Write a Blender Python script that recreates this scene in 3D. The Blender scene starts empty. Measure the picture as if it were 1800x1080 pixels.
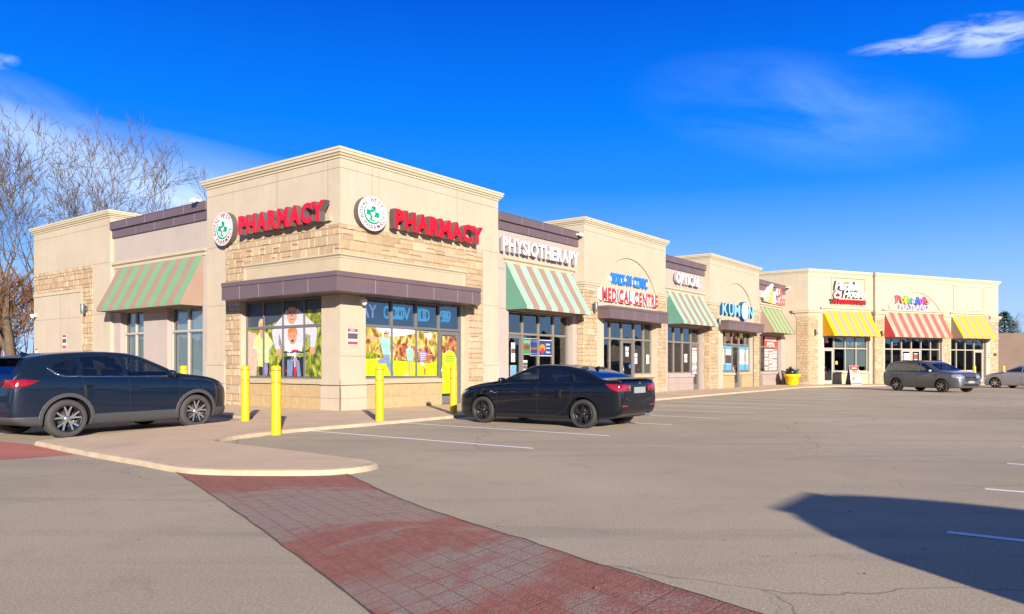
import bpy, bmesh, math, random
from mathutils import Matrix, Vector, noise
R_ = math.radians
sc = bpy.context.scene
col = sc.collection
random.seed(7)

# ---------------------------------------------------------------- camera
cam_d = bpy.data.cameras.new('camera'); cam = bpy.data.objects.new('camera', cam_d); col.objects.link(cam)
cam.location = (0, 0, 1.4); cam.rotation_euler = (R_(90), 0, 0)
cam_d.sensor_width = 36; cam_d.lens = 27.09; cam_d.shift_y = 0.0575
cam_d.clip_start = 0.05; cam_d.clip_end = 4000
sc.camera = cam
# ---------------------------------------------------------------- light
SUN_EL = 15.5
sx, sy = -0.26, 0.966                      # horizontal travel direction of the light
world = bpy.data.worlds.new('World'); sc.world = world; world.use_nodes = True
wn = world.node_tree; W_ = wn.nodes; WL = wn.links
for n in list(W_): W_.remove(n)
def wnode(t, **k):
    n = W_.new(t)
    for a, b in k.items(): setattr(n, a, b)
    return n
def wmath(op, a, b=None, c=None, clamp=False):
    n = W_.new('ShaderNodeMath'); n.operation = op; n.use_clamp = clamp
    for i, v in enumerate((a, b, c)):
        if v is None: continue
        if isinstance(v, (int, float)): n.inputs[i].default_value = v
        else: WL.new(v, n.inputs[i])
    return n.outputs[0]
wout = wnode('ShaderNodeOutputWorld'); wbg = wnode('ShaderNodeBackground')
WL.new(wbg.outputs[0], wout.inputs[0])
sky = wnode('ShaderNodeTexSky', sky_type='NISHITA', sun_disc=False)
sky.sun_elevation = R_(SUN_EL); sky.sun_rotation = math.atan2(-sx, -sy)
sky.air_density = 1.0; sky.dust_density = 0.3; sky.ozone_density = 3.0
tc = wnode('ShaderNodeTexCoord'); sp = wnode('ShaderNodeSeparateXYZ'); WL.new(tc.outputs['Generated'], sp.inputs[0])
dx, dy, dz = sp.outputs
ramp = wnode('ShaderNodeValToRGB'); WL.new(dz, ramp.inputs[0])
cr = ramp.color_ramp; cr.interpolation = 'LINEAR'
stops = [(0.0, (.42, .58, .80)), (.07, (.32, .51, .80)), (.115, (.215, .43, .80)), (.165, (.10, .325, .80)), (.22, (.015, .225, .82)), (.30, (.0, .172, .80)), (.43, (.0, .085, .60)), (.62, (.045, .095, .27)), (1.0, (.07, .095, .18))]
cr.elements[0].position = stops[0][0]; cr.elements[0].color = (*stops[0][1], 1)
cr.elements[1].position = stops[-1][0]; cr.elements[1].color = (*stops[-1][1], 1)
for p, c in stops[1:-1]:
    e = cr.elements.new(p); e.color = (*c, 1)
# clouds far away: in directions of the sky dome
ysafe = wmath('MAXIMUM', dy, .05)
ga = wmath('DIVIDE', dx, ysafe); gb = wmath('DIVIDE', dz, ysafe)
front = wmath('GREATER_THAN', dy, .06)
comb = wnode('ShaderNodeCombineXYZ'); WL.new(ga, comb.inputs[0]); WL.new(gb, comb.inputs[1])
def wisp(cx, cy, ax, ay, ang, scale, lo, hi, stretch=(1, 6), seed=0.0, soft=1.0):
    mp = wnode('ShaderNodeMapping', vector_type='POINT')
    mp.inputs['Location'].default_value = (-cx*math.cos(ang)-cy*math.sin(ang), cx*math.sin(ang)-cy*math.cos(ang), 0)
    mp.inputs['Rotation'].default_value = (0, 0, -ang)
    WL.new(comb.outputs[0], mp.inputs[0])
    s = wnode('ShaderNodeSeparateXYZ'); WL.new(mp.outputs[0], s.inputs[0])
    ex = wmath('POWER', wmath('ABSOLUTE', wmath('DIVIDE', s.outputs[0], ax)), 2)
    ey = wmath('POWER', wmath('ABSOLUTE', wmath('DIVIDE', s.outputs[1], ay)), 2)
    m = wmath('SUBTRACT', 1.0, wmath('ADD', ex, ey), clamp=True)
    m = wmath('POWER', m, soft)
    m2 = wnode('ShaderNodeMapping'); m2.inputs['Scale'].default_value = (stretch[0], stretch[1], 1); m2.inputs['Location'].default_value = (seed, seed*1.7, seed)
    WL.new(mp.outputs[0], m2.inputs[0])
    nz = wnode('ShaderNodeTexNoise'); nz.inputs['Scale'].default_value = scale; nz.inputs['Detail'].default_value = 6; nz.inputs['Roughness'].default_value = .6; nz.inputs['Distortion'].default_value = .5
    WL.new(m2.outputs[0], nz.inputs['Vector'])
    mr = wnode('ShaderNodeMapRange', interpolation_type='SMOOTHSTEP'); mr.inputs[1].default_value = lo; mr.inputs[2].default_value = hi
    WL.new(nz.outputs[0], mr.inputs[0])
    return wmath('MULTIPLY', wmath('MULTIPLY', m, mr.outputs[0]), front)
wisps = [
    (wisp(-.47, .205, .30, .075, -.32, 4.0, .25, .70, (1, 4), 1.3), .9, (.52, .70, .98)),
    (wisp(-.62, .27, .20, .10, -.45, 3.2, .30, .75, (1, 4), 4.3), .75, (.50, .66, .96)),
    (wisp(-.28, .13, .36, .12, -.25, 3.2, .2, .70, (1, 4), 8.1), .65, (.42, .62, .98)),
    (wisp(-.30, .17, .62, .10, -.26, 1.6, -.15, .75, (1, 3), 12.3, .8), .62, (.42, .60, .95)),
    (wisp(-.42, .215, .10, .018, -.27, 9, .3, .7, (1, 3), 2.2), .6, (.75, .86, 1.0)),
    (wisp(.58, .425, .15, .014, .13, 16, .34, .70, (1, 5), 5.1, .9), .8, (.62, .72, .95)),
    (wisp(.62, .43, .10, .030, .10, 12, .36, .68, (1, 3), 6.6, .8), .8, (.55, .68, .95)),
    (wisp(.38, .33, .24, .085, -.12, 4.5, .25, .75, (1, 3), 9.9, 1.5), .42, (.28, .50, .92)),
    (wisp(-.665, .395, .03, .012, .0, 14, .30, .7, (1, 2), 7.3), .7, (.5, .7, .98)),
]
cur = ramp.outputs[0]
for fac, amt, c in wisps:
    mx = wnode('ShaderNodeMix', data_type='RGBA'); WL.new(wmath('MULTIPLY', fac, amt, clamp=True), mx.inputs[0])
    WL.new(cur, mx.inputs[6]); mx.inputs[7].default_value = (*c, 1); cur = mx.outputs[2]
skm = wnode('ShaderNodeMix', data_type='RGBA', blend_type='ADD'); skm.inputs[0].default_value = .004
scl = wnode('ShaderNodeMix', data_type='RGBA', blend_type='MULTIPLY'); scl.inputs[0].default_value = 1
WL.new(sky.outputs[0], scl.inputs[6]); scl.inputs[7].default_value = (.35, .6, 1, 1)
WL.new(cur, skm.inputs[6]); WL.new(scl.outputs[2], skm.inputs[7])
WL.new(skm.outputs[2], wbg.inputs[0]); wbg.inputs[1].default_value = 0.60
sun_d = bpy.data.lights.new('sun', 'SUN'); sun = bpy.data.objects.new('sun', sun_d); col.objects.link(sun)
sun_d.energy = 5.0; sun_d.angle = R_(.9); sun_d.color = (1.0, .89, .74)
ce = math.cos(R_(SUN_EL))
sun.rotation_euler = Vector((sx*ce, sy*ce, -math.sin(R_(SUN_EL)))).to_track_quat('-Z', 'Y').to_euler()
sun.location = (10, -20, 30)
sc.view_settings.view_transform = 'Standard'; sc.view_settings.look = 'None'
sc.view_settings.exposure = 1.1; sc.view_settings.gamma = 1
sc.cycles.max_bounces = 6; sc.cycles.transparent_max_bounces = 10

# ---------------------------------------------------------------- materials
def rgb(r, g, b): return (r, g, b, 1)
MATS = {}
def pmat(name, color, rough=.8, metal=0, spec=.5, coat=0, var=0.0, vscale=3.0, bump=0.0, bscale=30.0, emit=None, coords='UV', vcol=None, coat_rough=.03, dark=None, dscale=1.0, damt=.5, streak=0):
    """principled material with mottled colour (var) and noise bump"""
    m = bpy.data.materials.new(name); m.use_nodes = True; nt = m.node_tree; N = nt.nodes; L = nt.links
    b = N['Principled BSDF']
    b.inputs['Roughness'].default_value = rough; b.inputs['Metallic'].default_value = metal
    b.inputs['Specular IOR Level'].default_value = spec; b.inputs['Coat Weight'].default_value = coat; b.inputs['Coat Roughness'].default_value = coat_rough
    b.inputs['Base Color'].default_value = rgb(*color)
    tcn = N.new('ShaderNodeTexCoord'); out = tcn.outputs[coords]
    src = None
    if var or vcol or dark:
        mx = N.new('ShaderNodeMix'); mx.data_type = 'RGBA'
        nz = N.new('ShaderNodeTexNoise'); nz.inputs['Scale'].default_value = vscale; nz.inputs['Detail'].default_value = 8; nz.inputs['Roughness'].default_value = .65
        L.new(out, nz.inputs['Vector'])
        mr = N.new('ShaderNodeMapRange'); mr.inputs[1].default_value = .3; mr.inputs[2].default_value = .7; L.new(nz.outputs[0], mr.inputs[0])
        L.new(mr.outputs[0], mx.inputs[0])
        v = var or .0001
        if vcol == 'ATTR':
            at = N.new('ShaderNodeAttribute'); at.attribute_name = 'tint'
            lo = N.new('ShaderNodeMix'); lo.data_type = 'RGBA'; lo.blend_type = 'MULTIPLY'; lo.inputs[0].default_value = 1
            L.new(at.outputs['Color'], lo.inputs[6]); lo.inputs[7].default_value = rgb(1-v, 1-v, 1-v)
            L.new(lo.outputs[2], mx.inputs[6]); L.new(at.outputs['Color'], mx.inputs[7])
        else:
            mx.inputs[6].default_value = rgb(*[c*(1-v) for c in color]); mx.inputs[7].default_value = rgb(*[min(1, c*(1+v)) for c in color])
        src = mx.outputs[2]
        if dark:
            n2 = N.new('ShaderNodeTexNoise'); n2.inputs['Scale'].default_value = dscale; n2.inputs['Detail'].default_value = 5; L.new(out, n2.inputs['Vector'])
            m3 = N.new('ShaderNodeMapRange'); m3.inputs[1].default_value = .52; m3.inputs[2].default_value = .72; m3.inputs[4].default_value = damt; L.new(n2.outputs[0], m3.inputs[0])
            m4 = N.new('ShaderNodeMix'); m4.data_type = 'RGBA'; L.new(m3.outputs[0], m4.inputs[0]); L.new(src, m4.inputs[6]); m4.inputs[7].default_value = rgb(*dark); src = m4.outputs[2]
        if streak:
            mp = N.new('ShaderNodeMapping'); mp.inputs['Scale'].default_value = (5.5, .45, 1); L.new(out, mp.inputs[0])
            n3 = N.new('ShaderNodeTexNoise'); n3.inputs['Scale'].default_value = 1.0; n3.inputs['Detail'].default_value = 6; L.new(mp.outputs[0], n3.inputs['Vector'])
            m5 = N.new('ShaderNodeMapRange'); m5.inputs[1].default_value = .52; m5.inputs[2].default_value = .75; m5.inputs[4].default_value = streak; L.new(n3.outputs[0], m5.inputs[0])
            m6 = N.new('ShaderNodeMix'); m6.data_type = 'RGBA'; L.new(m5.outputs[0], m6.inputs[0]); L.new(src, m6.inputs[6]); m6.inputs[7].default_value = rgb(*[c*.72 for c in color]); src = m6.outputs[2]
        L.new(src, b.inputs['Base Color'])
    if bump:
        nb = N.new('ShaderNodeTexNoise'); nb.inputs['Scale'].default_value = bscale; nb.inputs['Detail'].default_value = 4; L.new(out, nb.inputs['Vector'])
        bp = N.new('ShaderNodeBump'); bp.inputs['Strength'].default_value = bump; bp.inputs['Distance'].default_value = .01; L.new(nb.outputs[0], bp.inputs['Height']); L.new(bp.outputs[0], b.inputs['Normal'])
    if emit:
        b.inputs['Emission Color'].default_value = rgb(*emit[0]); b.inputs['Emission Strength'].default_value = emit[1]
    MATS[name] = m
    return m
def glass_mat(name, tint=(.5, .55, .6), refl=.16, blend=.35, gcol=(.8, .9, 1), rough=.015, wav=.06):
    m = bpy.data.materials.new(name); m.use_nodes = True; nt = m.node_tree; N = nt.nodes; L = nt.links
    N.remove(N['Principled BSDF']); o = N['Material Output']
    tr = N.new('ShaderNodeBsdfTransparent'); tr.inputs[0].default_value = rgb(*tint)
    gl = N.new('ShaderNodeBsdfGlossy'); gl.inputs[0].default_value = rgb(*gcol); gl.inputs['Roughness'].default_value = rough
    lw = N.new('ShaderNodeLayerWeight'); lw.inputs[0].default_value = blend
    ma = N.new('ShaderNodeMath'); ma.operation = 'MULTIPLY_ADD'; ma.inputs[1].default_value = .7; ma.inputs[2].default_value = refl; ma.use_clamp = True; L.new(lw.outputs['Fresnel'], ma.inputs[0])
    mx = N.new('ShaderNodeMixShader'); L.new(ma.outputs[0], mx.inputs[0]); L.new(tr.outputs[0], mx.inputs[1]); L.new(gl.outputs[0], mx.inputs[2]); L.new(mx.outputs[0], o.inputs[0])
    if wav:
        t = N.new('ShaderNodeTexCoord'); nz = N.new('ShaderNodeTexNoise'); nz.inputs['Scale'].default_value = 1.6; nz.inputs['Detail'].default_value = 1; L.new(t.outputs['UV'], nz.inputs['Vector'])
        bp = N.new('ShaderNodeBump'); bp.inputs['Strength'].default_value = wav; bp.inputs['Distance'].default_value = .05; L.new(nz.outputs[0], bp.inputs['Height']); L.new(bp.outputs[0], gl.inputs['Normal'])
    MATS[name] = m
    return m
cream = pmat('cream_stucco', (.395, .335, .255), .9, var=.07, vscale=1.2, bump=.15, bscale=60, dark=(.31, .265, .20), dscale=.6, damt=.4, streak=.3)
cream2 = pmat('cream_panel', (.37, .305, .21), .9, var=.07, vscale=1.5, bump=.15, bscale=60)
trimc = pmat('cream_trim', (.40, .34, .25), .85, var=.05, vscale=1.5, bump=.08, bscale=60)
capc = pmat('cream_coping', (.44, .385, .275), .7, var=.05, vscale=1)
plum = pmat('mauve_stucco', (.335, .285, .26), .9, var=.05, vscale=1.2, bump=.15, bscale=60, dark=(.28, .24, .225), dscale=.5, damt=.4)
plumt = pmat('mauve_block', (.30, .24, .215), .9, var=.08, vscale=2, bump=.3, bscale=40)
metal_plum = pmat('plum_metal', (.145, .10, .105), .42, metal=.25, var=.08, vscale=.8)
joint = pmat('joint_dark', (.10, .08, .065), .95)
seam_l = pmat('panel_seam', (.30, .24, .25), .6)
stone = pmat('split_stone', (.5, .36, .24), .92, var=.22, vscale=7, bump=.9, bscale=14, vcol='ATTR')
mortar = pmat('mortar', (.26, .19, .13), .95)
block = pmat('split_block', (.36, .26, .135), .92, var=.14, vscale=5, bump=.6, bscale=25)
frame_m = pmat('taupe_frame', (.21, .185, .15), .5, metal=.2, var=.04)
frame_g = pmat('grey_frame', (.14, .135, .14), .5, metal=.2)
frame_w = pmat('pale_frame', (.36, .33, .285), .5, metal=.1)
glassm = glass_mat('shop_glass', (.42, .47, .50), .17)
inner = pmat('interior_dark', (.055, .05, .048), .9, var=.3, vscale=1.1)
innerp = pmat('interior_pale', (.35, .37, .36), .9)
asphalt = None
white = pmat('white_paint', (.62, .62, .62), .6)
whitel = pmat('white_letter', (.62, .63, .64), .35)
greyl = pmat('grey_return', (.30, .27, .28), .6)
darkl = pmat('dark_return', (.09, .07, .07), .5)
redl = pmat('red_letter', (.48, .004, .010), .3)
redl2 = pmat('red_orange_letter', (.55, .02, .014), .35)
bluel = pmat('blue_letter', (.02, .16, .62), .35)
cyanl = pmat('sky_blue_letter', (.22, .52, .86), .35)
bluedk = pmat('deep_blue_return', (.01, .07, .15), .5)
greenl = pmat('green_emblem', (.0, .25, .13), .4)
maroon = pmat('maroon_print', (.20, .01, .02), .5)
yellowp = pmat('yellow_plastic', (.66, .435, .0), .42, var=.10, vscale=5, dark=(.42, .27, .03), dscale=9, damt=.5, coords='Object')
redband = pmat('orange_band', (.75, .10, .0), .4)
black = pmat('black_plastic', (.012, .012, .013), .5)
rubber = pmat('tyre_rubber', (.025, .024, .024), .8, bump=.2, bscale=40)
rubber2 = pmat('tyre_rubber_dusty', (.045, .042, .042), .85, bump=.2, bscale=40)
steel = pmat('brushed_steel', (.5, .5, .5), .35, metal=.8)
grey_m = pmat('grey_metal', (.16, .17, .18), .45, metal=.5)

def addvar(m): return m
# ---------------------------------------------------------------- mesh builder
def inst(name, data=None, parent=None):
    o = bpy.data.objects.new(name, data); col.objects.link(o)
    if parent: o.parent = parent
    return o
def thing(name, label, cat, M, group=None, kind=None):
    o = inst(name); o.matrix_world = M
    o['label'] = label; o['category'] = cat
    if group: o['group'] = group
    if kind: o['kind'] = kind
    ROOT[o.name] = M.inverted()
    return o
ROOT = {}
def T(x, y, z=0, rz=0): return Matrix.Translation((x, y, z)) @ Matrix.Rotation(rz, 4, 'Z')
class MB:
    def __init__(s, M=None):
        s.v = []; s.f = []; s.mi = []; s.uv = []; s.cl = []; s.sm = []; s.M = M or Matrix(); s.mk = [0]
    def poly(s, pts, m=0, c=None, smooth=False, uv=None):
        pts = [Vector(p) for p in pts]
        n = Vector((0, 0, 0))
        for i in range(len(pts)):
            a, b = pts[i], pts[(i+1) % len(pts)]
            n += Vector(((a.y-b.y)*(a.z+b.z), (a.z-b.z)*(a.x+b.x), (a.x-b.x)*(a.y+b.y)))
        ax = max(range(3), key=lambda i: abs(n[i]))
        base = len(s.v)
        for p in pts: s.v.append(s.M @ p)
        s.f.append(tuple(range(base, base+len(pts)))); s.mi.append(m); s.cl.append(c); s.sm.append(smooth)
        if uv: s.uv.append(uv)
        else: s.uv.append([((p.y, p.z), (p.x, p.z), (p.x, p.y))[ax] for p in pts])
    def mark(s):
        if s.mk[-1] != len(s.f): s.mk.append(len(s.f))
    def box(s, x0, x1, y0, y1, z0, z1, m=0, c=None, skip=''):
        s.mark()
        if x0 > x1: x0, x1 = x1, x0
        if y0 > y1: y0, y1 = y1, y0
        P = lambda x, y, z: (x, y, z)
        if 'f' not in skip: s.poly([P(x0, y0, z0), P(x1, y0, z0), P(x1, y0, z1), P(x0, y0, z1)], m, c)
        if 'b' not in skip: s.poly([P(x1, y1, z0), P(x0, y1, z0), P(x0, y1, z1), P(x1, y1, z1)], m, c)
        if 'l' not in skip: s.poly([P(x0, y1, z0), P(x0, y0, z0), P(x0, y0, z1), P(x0, y1, z1)], m, c)
        if 'r' not in skip: s.poly([P(x1, y0, z0), P(x1, y1, z0), P(x1, y1, z1), P(x1, y0, z1)], m, c)
        if 't' not in skip: s.poly([P(x0, y0, z1), P(x1, y0, z1), P(x1, y1, z1), P(x0, y1, z1)], m, c)
        if 'd' not in skip: s.poly([P(x0, y1, z0), P(x1, y1, z0), P(x1, y0, z0), P(x0, y0, z0)], m, c)
    def tube(s, pts, rad, seg=8, m=0, caps=True, smooth=True):
        """swept round tube along points, radius per point"""
        pts = [Vector(p) for p in pts]; n = len(pts)
        if not hasattr(rad, '__len__'): rad = [rad]*n
        rings = []
        prev = None
        for i in range(n):
            t = (pts[min(i+1, n-1)] - pts[max(i-1, 0)])
            if t.length < 1e-9: t = Vector((0, 0, 1))
            t.normalize()
            if prev is None:
                a = Vector((0, 0, 1)) if abs(t.z) < .9 else Vector((1, 0, 0))
                u = t.cross(a).normalized()
            else:
                u = (prev - t*prev.dot(t))
                if u.length < 1e-6: u = t.orthogonal()
                u.normalize()
            prev = u; w = t.cross(u)
            rings.append([pts[i] + (u*math.cos(2*math.pi*k/seg) + w*math.sin(2*math.pi*k/seg))*rad[i] for k in range(seg)])
        s.rings(rings, m, caps, smooth)
    def rings(s, rings, m=0, caps=True, smooth=True, closed=True):
        base = len(s.v); seg = len(rings[0])
        for r in rings:
            for p in r: s.v.append(s.M @ Vector(p))
        for i in range(len(rings)-1):
            for k in range(seg if closed else seg-1):
                a = base+i*seg+k; b = base+i*seg+(k+1) % seg
                s.f.append((a, b, b+seg, a+seg)); s.mi.append(m); s.cl.append(None); s.sm.append(smooth)
                s.uv.append([(k/seg, i), ((k+1)/seg, i), ((k+1)/seg, i+1), (k/seg, i+1)])
        if caps:
            for r, o in ((rings[0], True), (rings[-1], False)):
                b2 = len(s.v)
                for p in r: s.v.append(s.M @ Vector(p))
                idx = list(range(b2, b2+seg))
                s.f.append(tuple(reversed(idx)) if o else tuple(idx)); s.mi.append(m); s.cl.append(None); s.sm.append(False); s.uv.append([(p[0], p[1]) for p in (reversed(r) if o else r)])
    def lathe(s, prof, cx=0, cy=0, cz=0, seg=24, m=0, axis='z', smooth=True, caps=False):
        rings = []
        for r, h in prof:
            ring = []
            for k in range(seg):
                a = 2*math.pi*k/seg; c, d = r*math.cos(a), r*math.sin(a)
                ring.append((cx+c, cy+d, cz+h) if axis == 'z' else (cx+c, cy+h, cz+d))
            if axis == 'y': ring.reverse()
            rings.append(ring)
        s.rings(rings, m, caps, smooth)
    def prism(s, pts, y0, y1, m=0, mside=None):
        """polygon in x,z (counter-clockwise seen from the front) from y0 (front) to y1"""
        if mside is None: mside = m
        s.poly([(x, y0, z) for x, z in pts], m)
        s.poly([(x, y1, z) for x, z in reversed(pts)], mside)
        n = len(pts)
        for i in range(n):
            a, b = pts[i], pts[(i+1) % n]
            s.poly([(a[0], y0, a[1]), (a[0], y1, a[1]), (b[0], y1, b[1]), (b[0], y0, b[1])], mside)
    SPLIT = {'pier_base', 'stone_pier', 'capital', 'mortar_bed', 'base_wall', 'sill', 'stone_cladding', 'backing', 'roof_edge', 'roller_blind', 'lamp_head', 'lintel_panel'}
    def build(s, name, mats, parent=None, label=None, solid=0, bevel=0, weld=False):
        if name in s.SPLIT and len(s.mk) > 1:
            mk = s.mk+[len(s.f)]; gr = []
            for a, b in zip(mk[:-1], mk[1:]):
                if a == b: continue
                vs = [s.v[i] for f in s.f[a:b] for i in f]
                bb = [min(v[k] for v in vs)-.03 for k in range(3)]+[max(v[k] for v in vs)+.03 for k in range(3)]
                gr.append([bb, [(a, b)]])
            ch = True
            while ch:
                ch = False
                for i in range(len(gr)):
                    for j in range(i+1, len(gr)):
                        A, B = gr[i][0], gr[j][0]
                        if all(A[k] <= B[k+3] and B[k] <= A[k+3] for k in range(3)):
                            gr[i][0] = [min(A[k], B[k]) for k in range(3)]+[max(A[k+3], B[k+3]) for k in range(3)]; gr[i][1] += gr[j][1]; gr.pop(j); ch = True; break
                    if ch: break
            if len(gr) > 1:
                out = None
                for bb, rg_ in gr:
                    q = MB(); q.mk = [0]
                    for a, b in rg_:
                        for i in range(a, b):
                            base = len(q.v); q.v += [s.v[k] for k in s.f[i]]; q.f.append(tuple(range(base, base+len(s.f[i])))); q.mi.append(s.mi[i]); q.cl.append(s.cl[i]); q.sm.append(s.sm[i]); q.uv.append(s.uv[i])
                    out = q.build(name, mats, parent, label, solid, bevel, weld)
                return out
        me = bpy.data.meshes.new(name)
        inv = ROOT[parent.name] if parent is not None and parent.name in ROOT else None
        if inv is None and parent is not None:
            p = parent
            while p.name not in ROOT and p.parent: p = p.parent
            inv = ROOT.get(p.name, Matrix())
        vs = [(inv @ v) if inv is not None else v for v in s.v]
        me.from_pydata(vs, [], s.f)
        if not isinstance(mats, (list, tuple)): mats = [mats]
        for m in mats: me.materials.append(m)
        me.polygons.foreach_set('material_index', s.mi)
        me.polygons.foreach_set('use_smooth', s.sm)
        uvl = me.uv_layers.new(name='UVMap')
        flat = [c for f in s.uv for p in f for c in p]
        uvl.data.foreach_set('uv', flat)
        if any(c is not None for c in s.cl):
            ca = me.color_attributes.new(name='tint', type='FLOAT_COLOR', domain='CORNER')
            d = []
            for f, c in zip(s.f, s.cl):
                for _ in f: d.extend((*(c or (.5, .4, .3)), 1))
            ca.data.foreach_set('color', d)
        me.update()
        if weld:
            bm = bmesh.new(); bm.from_mesh(me); bmesh.ops.remove_doubles(bm, verts=bm.verts, dist=1e-4); bm.to_mesh(me); bm.free()
        o = inst(name, me, parent)
        if label: o['label'] = label
        if bevel:
            md = o.modifiers.new('bevel', 'BEVEL'); md.width = bevel; md.segments = 2; md.limit_method = 'ANGLE'; md.angle_limit = R_(40)
        return o
def tag(o, label, cat=None, group=None, kind=None):
    o['label'] = label
    if cat: o['category'] = cat
    if group: o['group'] = group
    if kind: o['kind'] = kind
    return o
def struct(name, mb, m, label=None):
    o = mb.build(name, m); o['kind'] = 'structure'
    if label: o['label'] = label
    return o
def recentre(o):
    """put the origin of a one-mesh thing at its base"""
    me = o.data; xs = [v.co.x for v in me.vertices]; ys = [v.co.y for v in me.vertices]; zs = [v.co.z for v in me.vertices]
    c = Vector(((min(xs)+max(xs))/2, (min(ys)+max(ys))/2, min(zs)))
    me.transform(Matrix.Translation(-c)); o.location = c
    return o
def dup(o, M=None, label=None, parent=None):
    c = o.copy(); col.objects.link(c)
    if parent: c.parent = parent
    if M is not None: c.matrix_world = M
    if label: c['label'] = label
    for ch in list(o.children): dup(ch, parent=c)
    return c
def text_mesh(txt, w=None, h=None, depth=.05, bold=.0, shear=0.0, space=1.0, face=None, side=None, chars=None):
    cu = bpy.data.curves.new('t', 'FONT'); cu.body = txt; cu.size = 1; cu.extrude = .05; cu.offset = bold; cu.shear = shear; cu.space_character = space
    cu.resolution_u = 3
    ob = bpy.data.objects.new('t', cu); col.objects.link(ob)
    dg = bpy.context.evaluated_depsgraph_get(); dg.update()
    me = bpy.data.meshes.new_from_object(ob.evaluated_get(dg))
    bpy.data.objects.remove(ob); bpy.data.curves.remove(cu)
    xs = [v.co.x for v in me.vertices]; ys = [v.co.y for v in me.vertices]
    x0, x1, y0, y1 = min(xs), max(xs), min(ys), max(ys)
    fx = (w/(x1-x0)) if w else None; fy = (h/(y1-y0)) if h else None
    fx = fx or fy; fy = fy or fx
    for v in me.vertices:                      # text lies in x,z facing -y
        x = (v.co.x-x0)*fx; z = (v.co.y-y0)*fy; y = -(v.co.z+.05)/.1*depth
        v.co = (x, y, z)
    me.materials.clear()
    me.materials.append(face)
    if side: me.materials.append(side)
    me.update()
    for p in me.polygons:
        p.use_smooth = False
        p.material_index = 0 if (abs(p.normal.y) > .9 or not side) else 1
    return me
def text(txt, F, x, z, w, h, y=-.02, depth=.05, bold=.0, face=None, side=None, name='letters', parent=None, shear=0, space=1.0, rot=0):
    me = text_mesh(txt, w, h, depth, bold, shear, space, face, side)
    M = F @ Matrix.Translation((x, y, z)) @ Matrix.Rotation(-rot, 4, 'Y')
    if parent is not None:
        p = parent
        while p.name not in ROOT and p.parent: p = p.parent
        M = ROOT[p.name] @ M
        me.transform(M); o = inst(name, me, parent)
    else:
        o = inst(name, me); o.matrix_world = M
    return o

# ---------------------------------------------------------------- frames of the plaza
C = Vector((-5.0266, 22.5466, 0)); r = Vector((.6015, .7989, 0)); l = Vector((-.7989, .6015, 0))
E_ = Vector((20.892, 54.361, 0)); e = Vector((.91097, .41248, 0)); nW = Vector((.41248, -.91097, 0))
def frame(o, x):
    y = Vector((-x.y, x.x, 0)); return Matrix(((x.x, y.x, 0, o.x), (x.y, y.y, 0, o.y), (0, 0, 1, 0), (0, 0, 0, 1)))
FR = frame(C, r)            # x to the right along the long front, y into the building
FL = frame(C, -l)           # side front: x runs from -21 (far left) to 0 (corner)
FW = frame(E_, e)           # far wing
FE = frame(E_, -l)          # return wall of the wing, x from -1.6 to 0
ZS = .08

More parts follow.
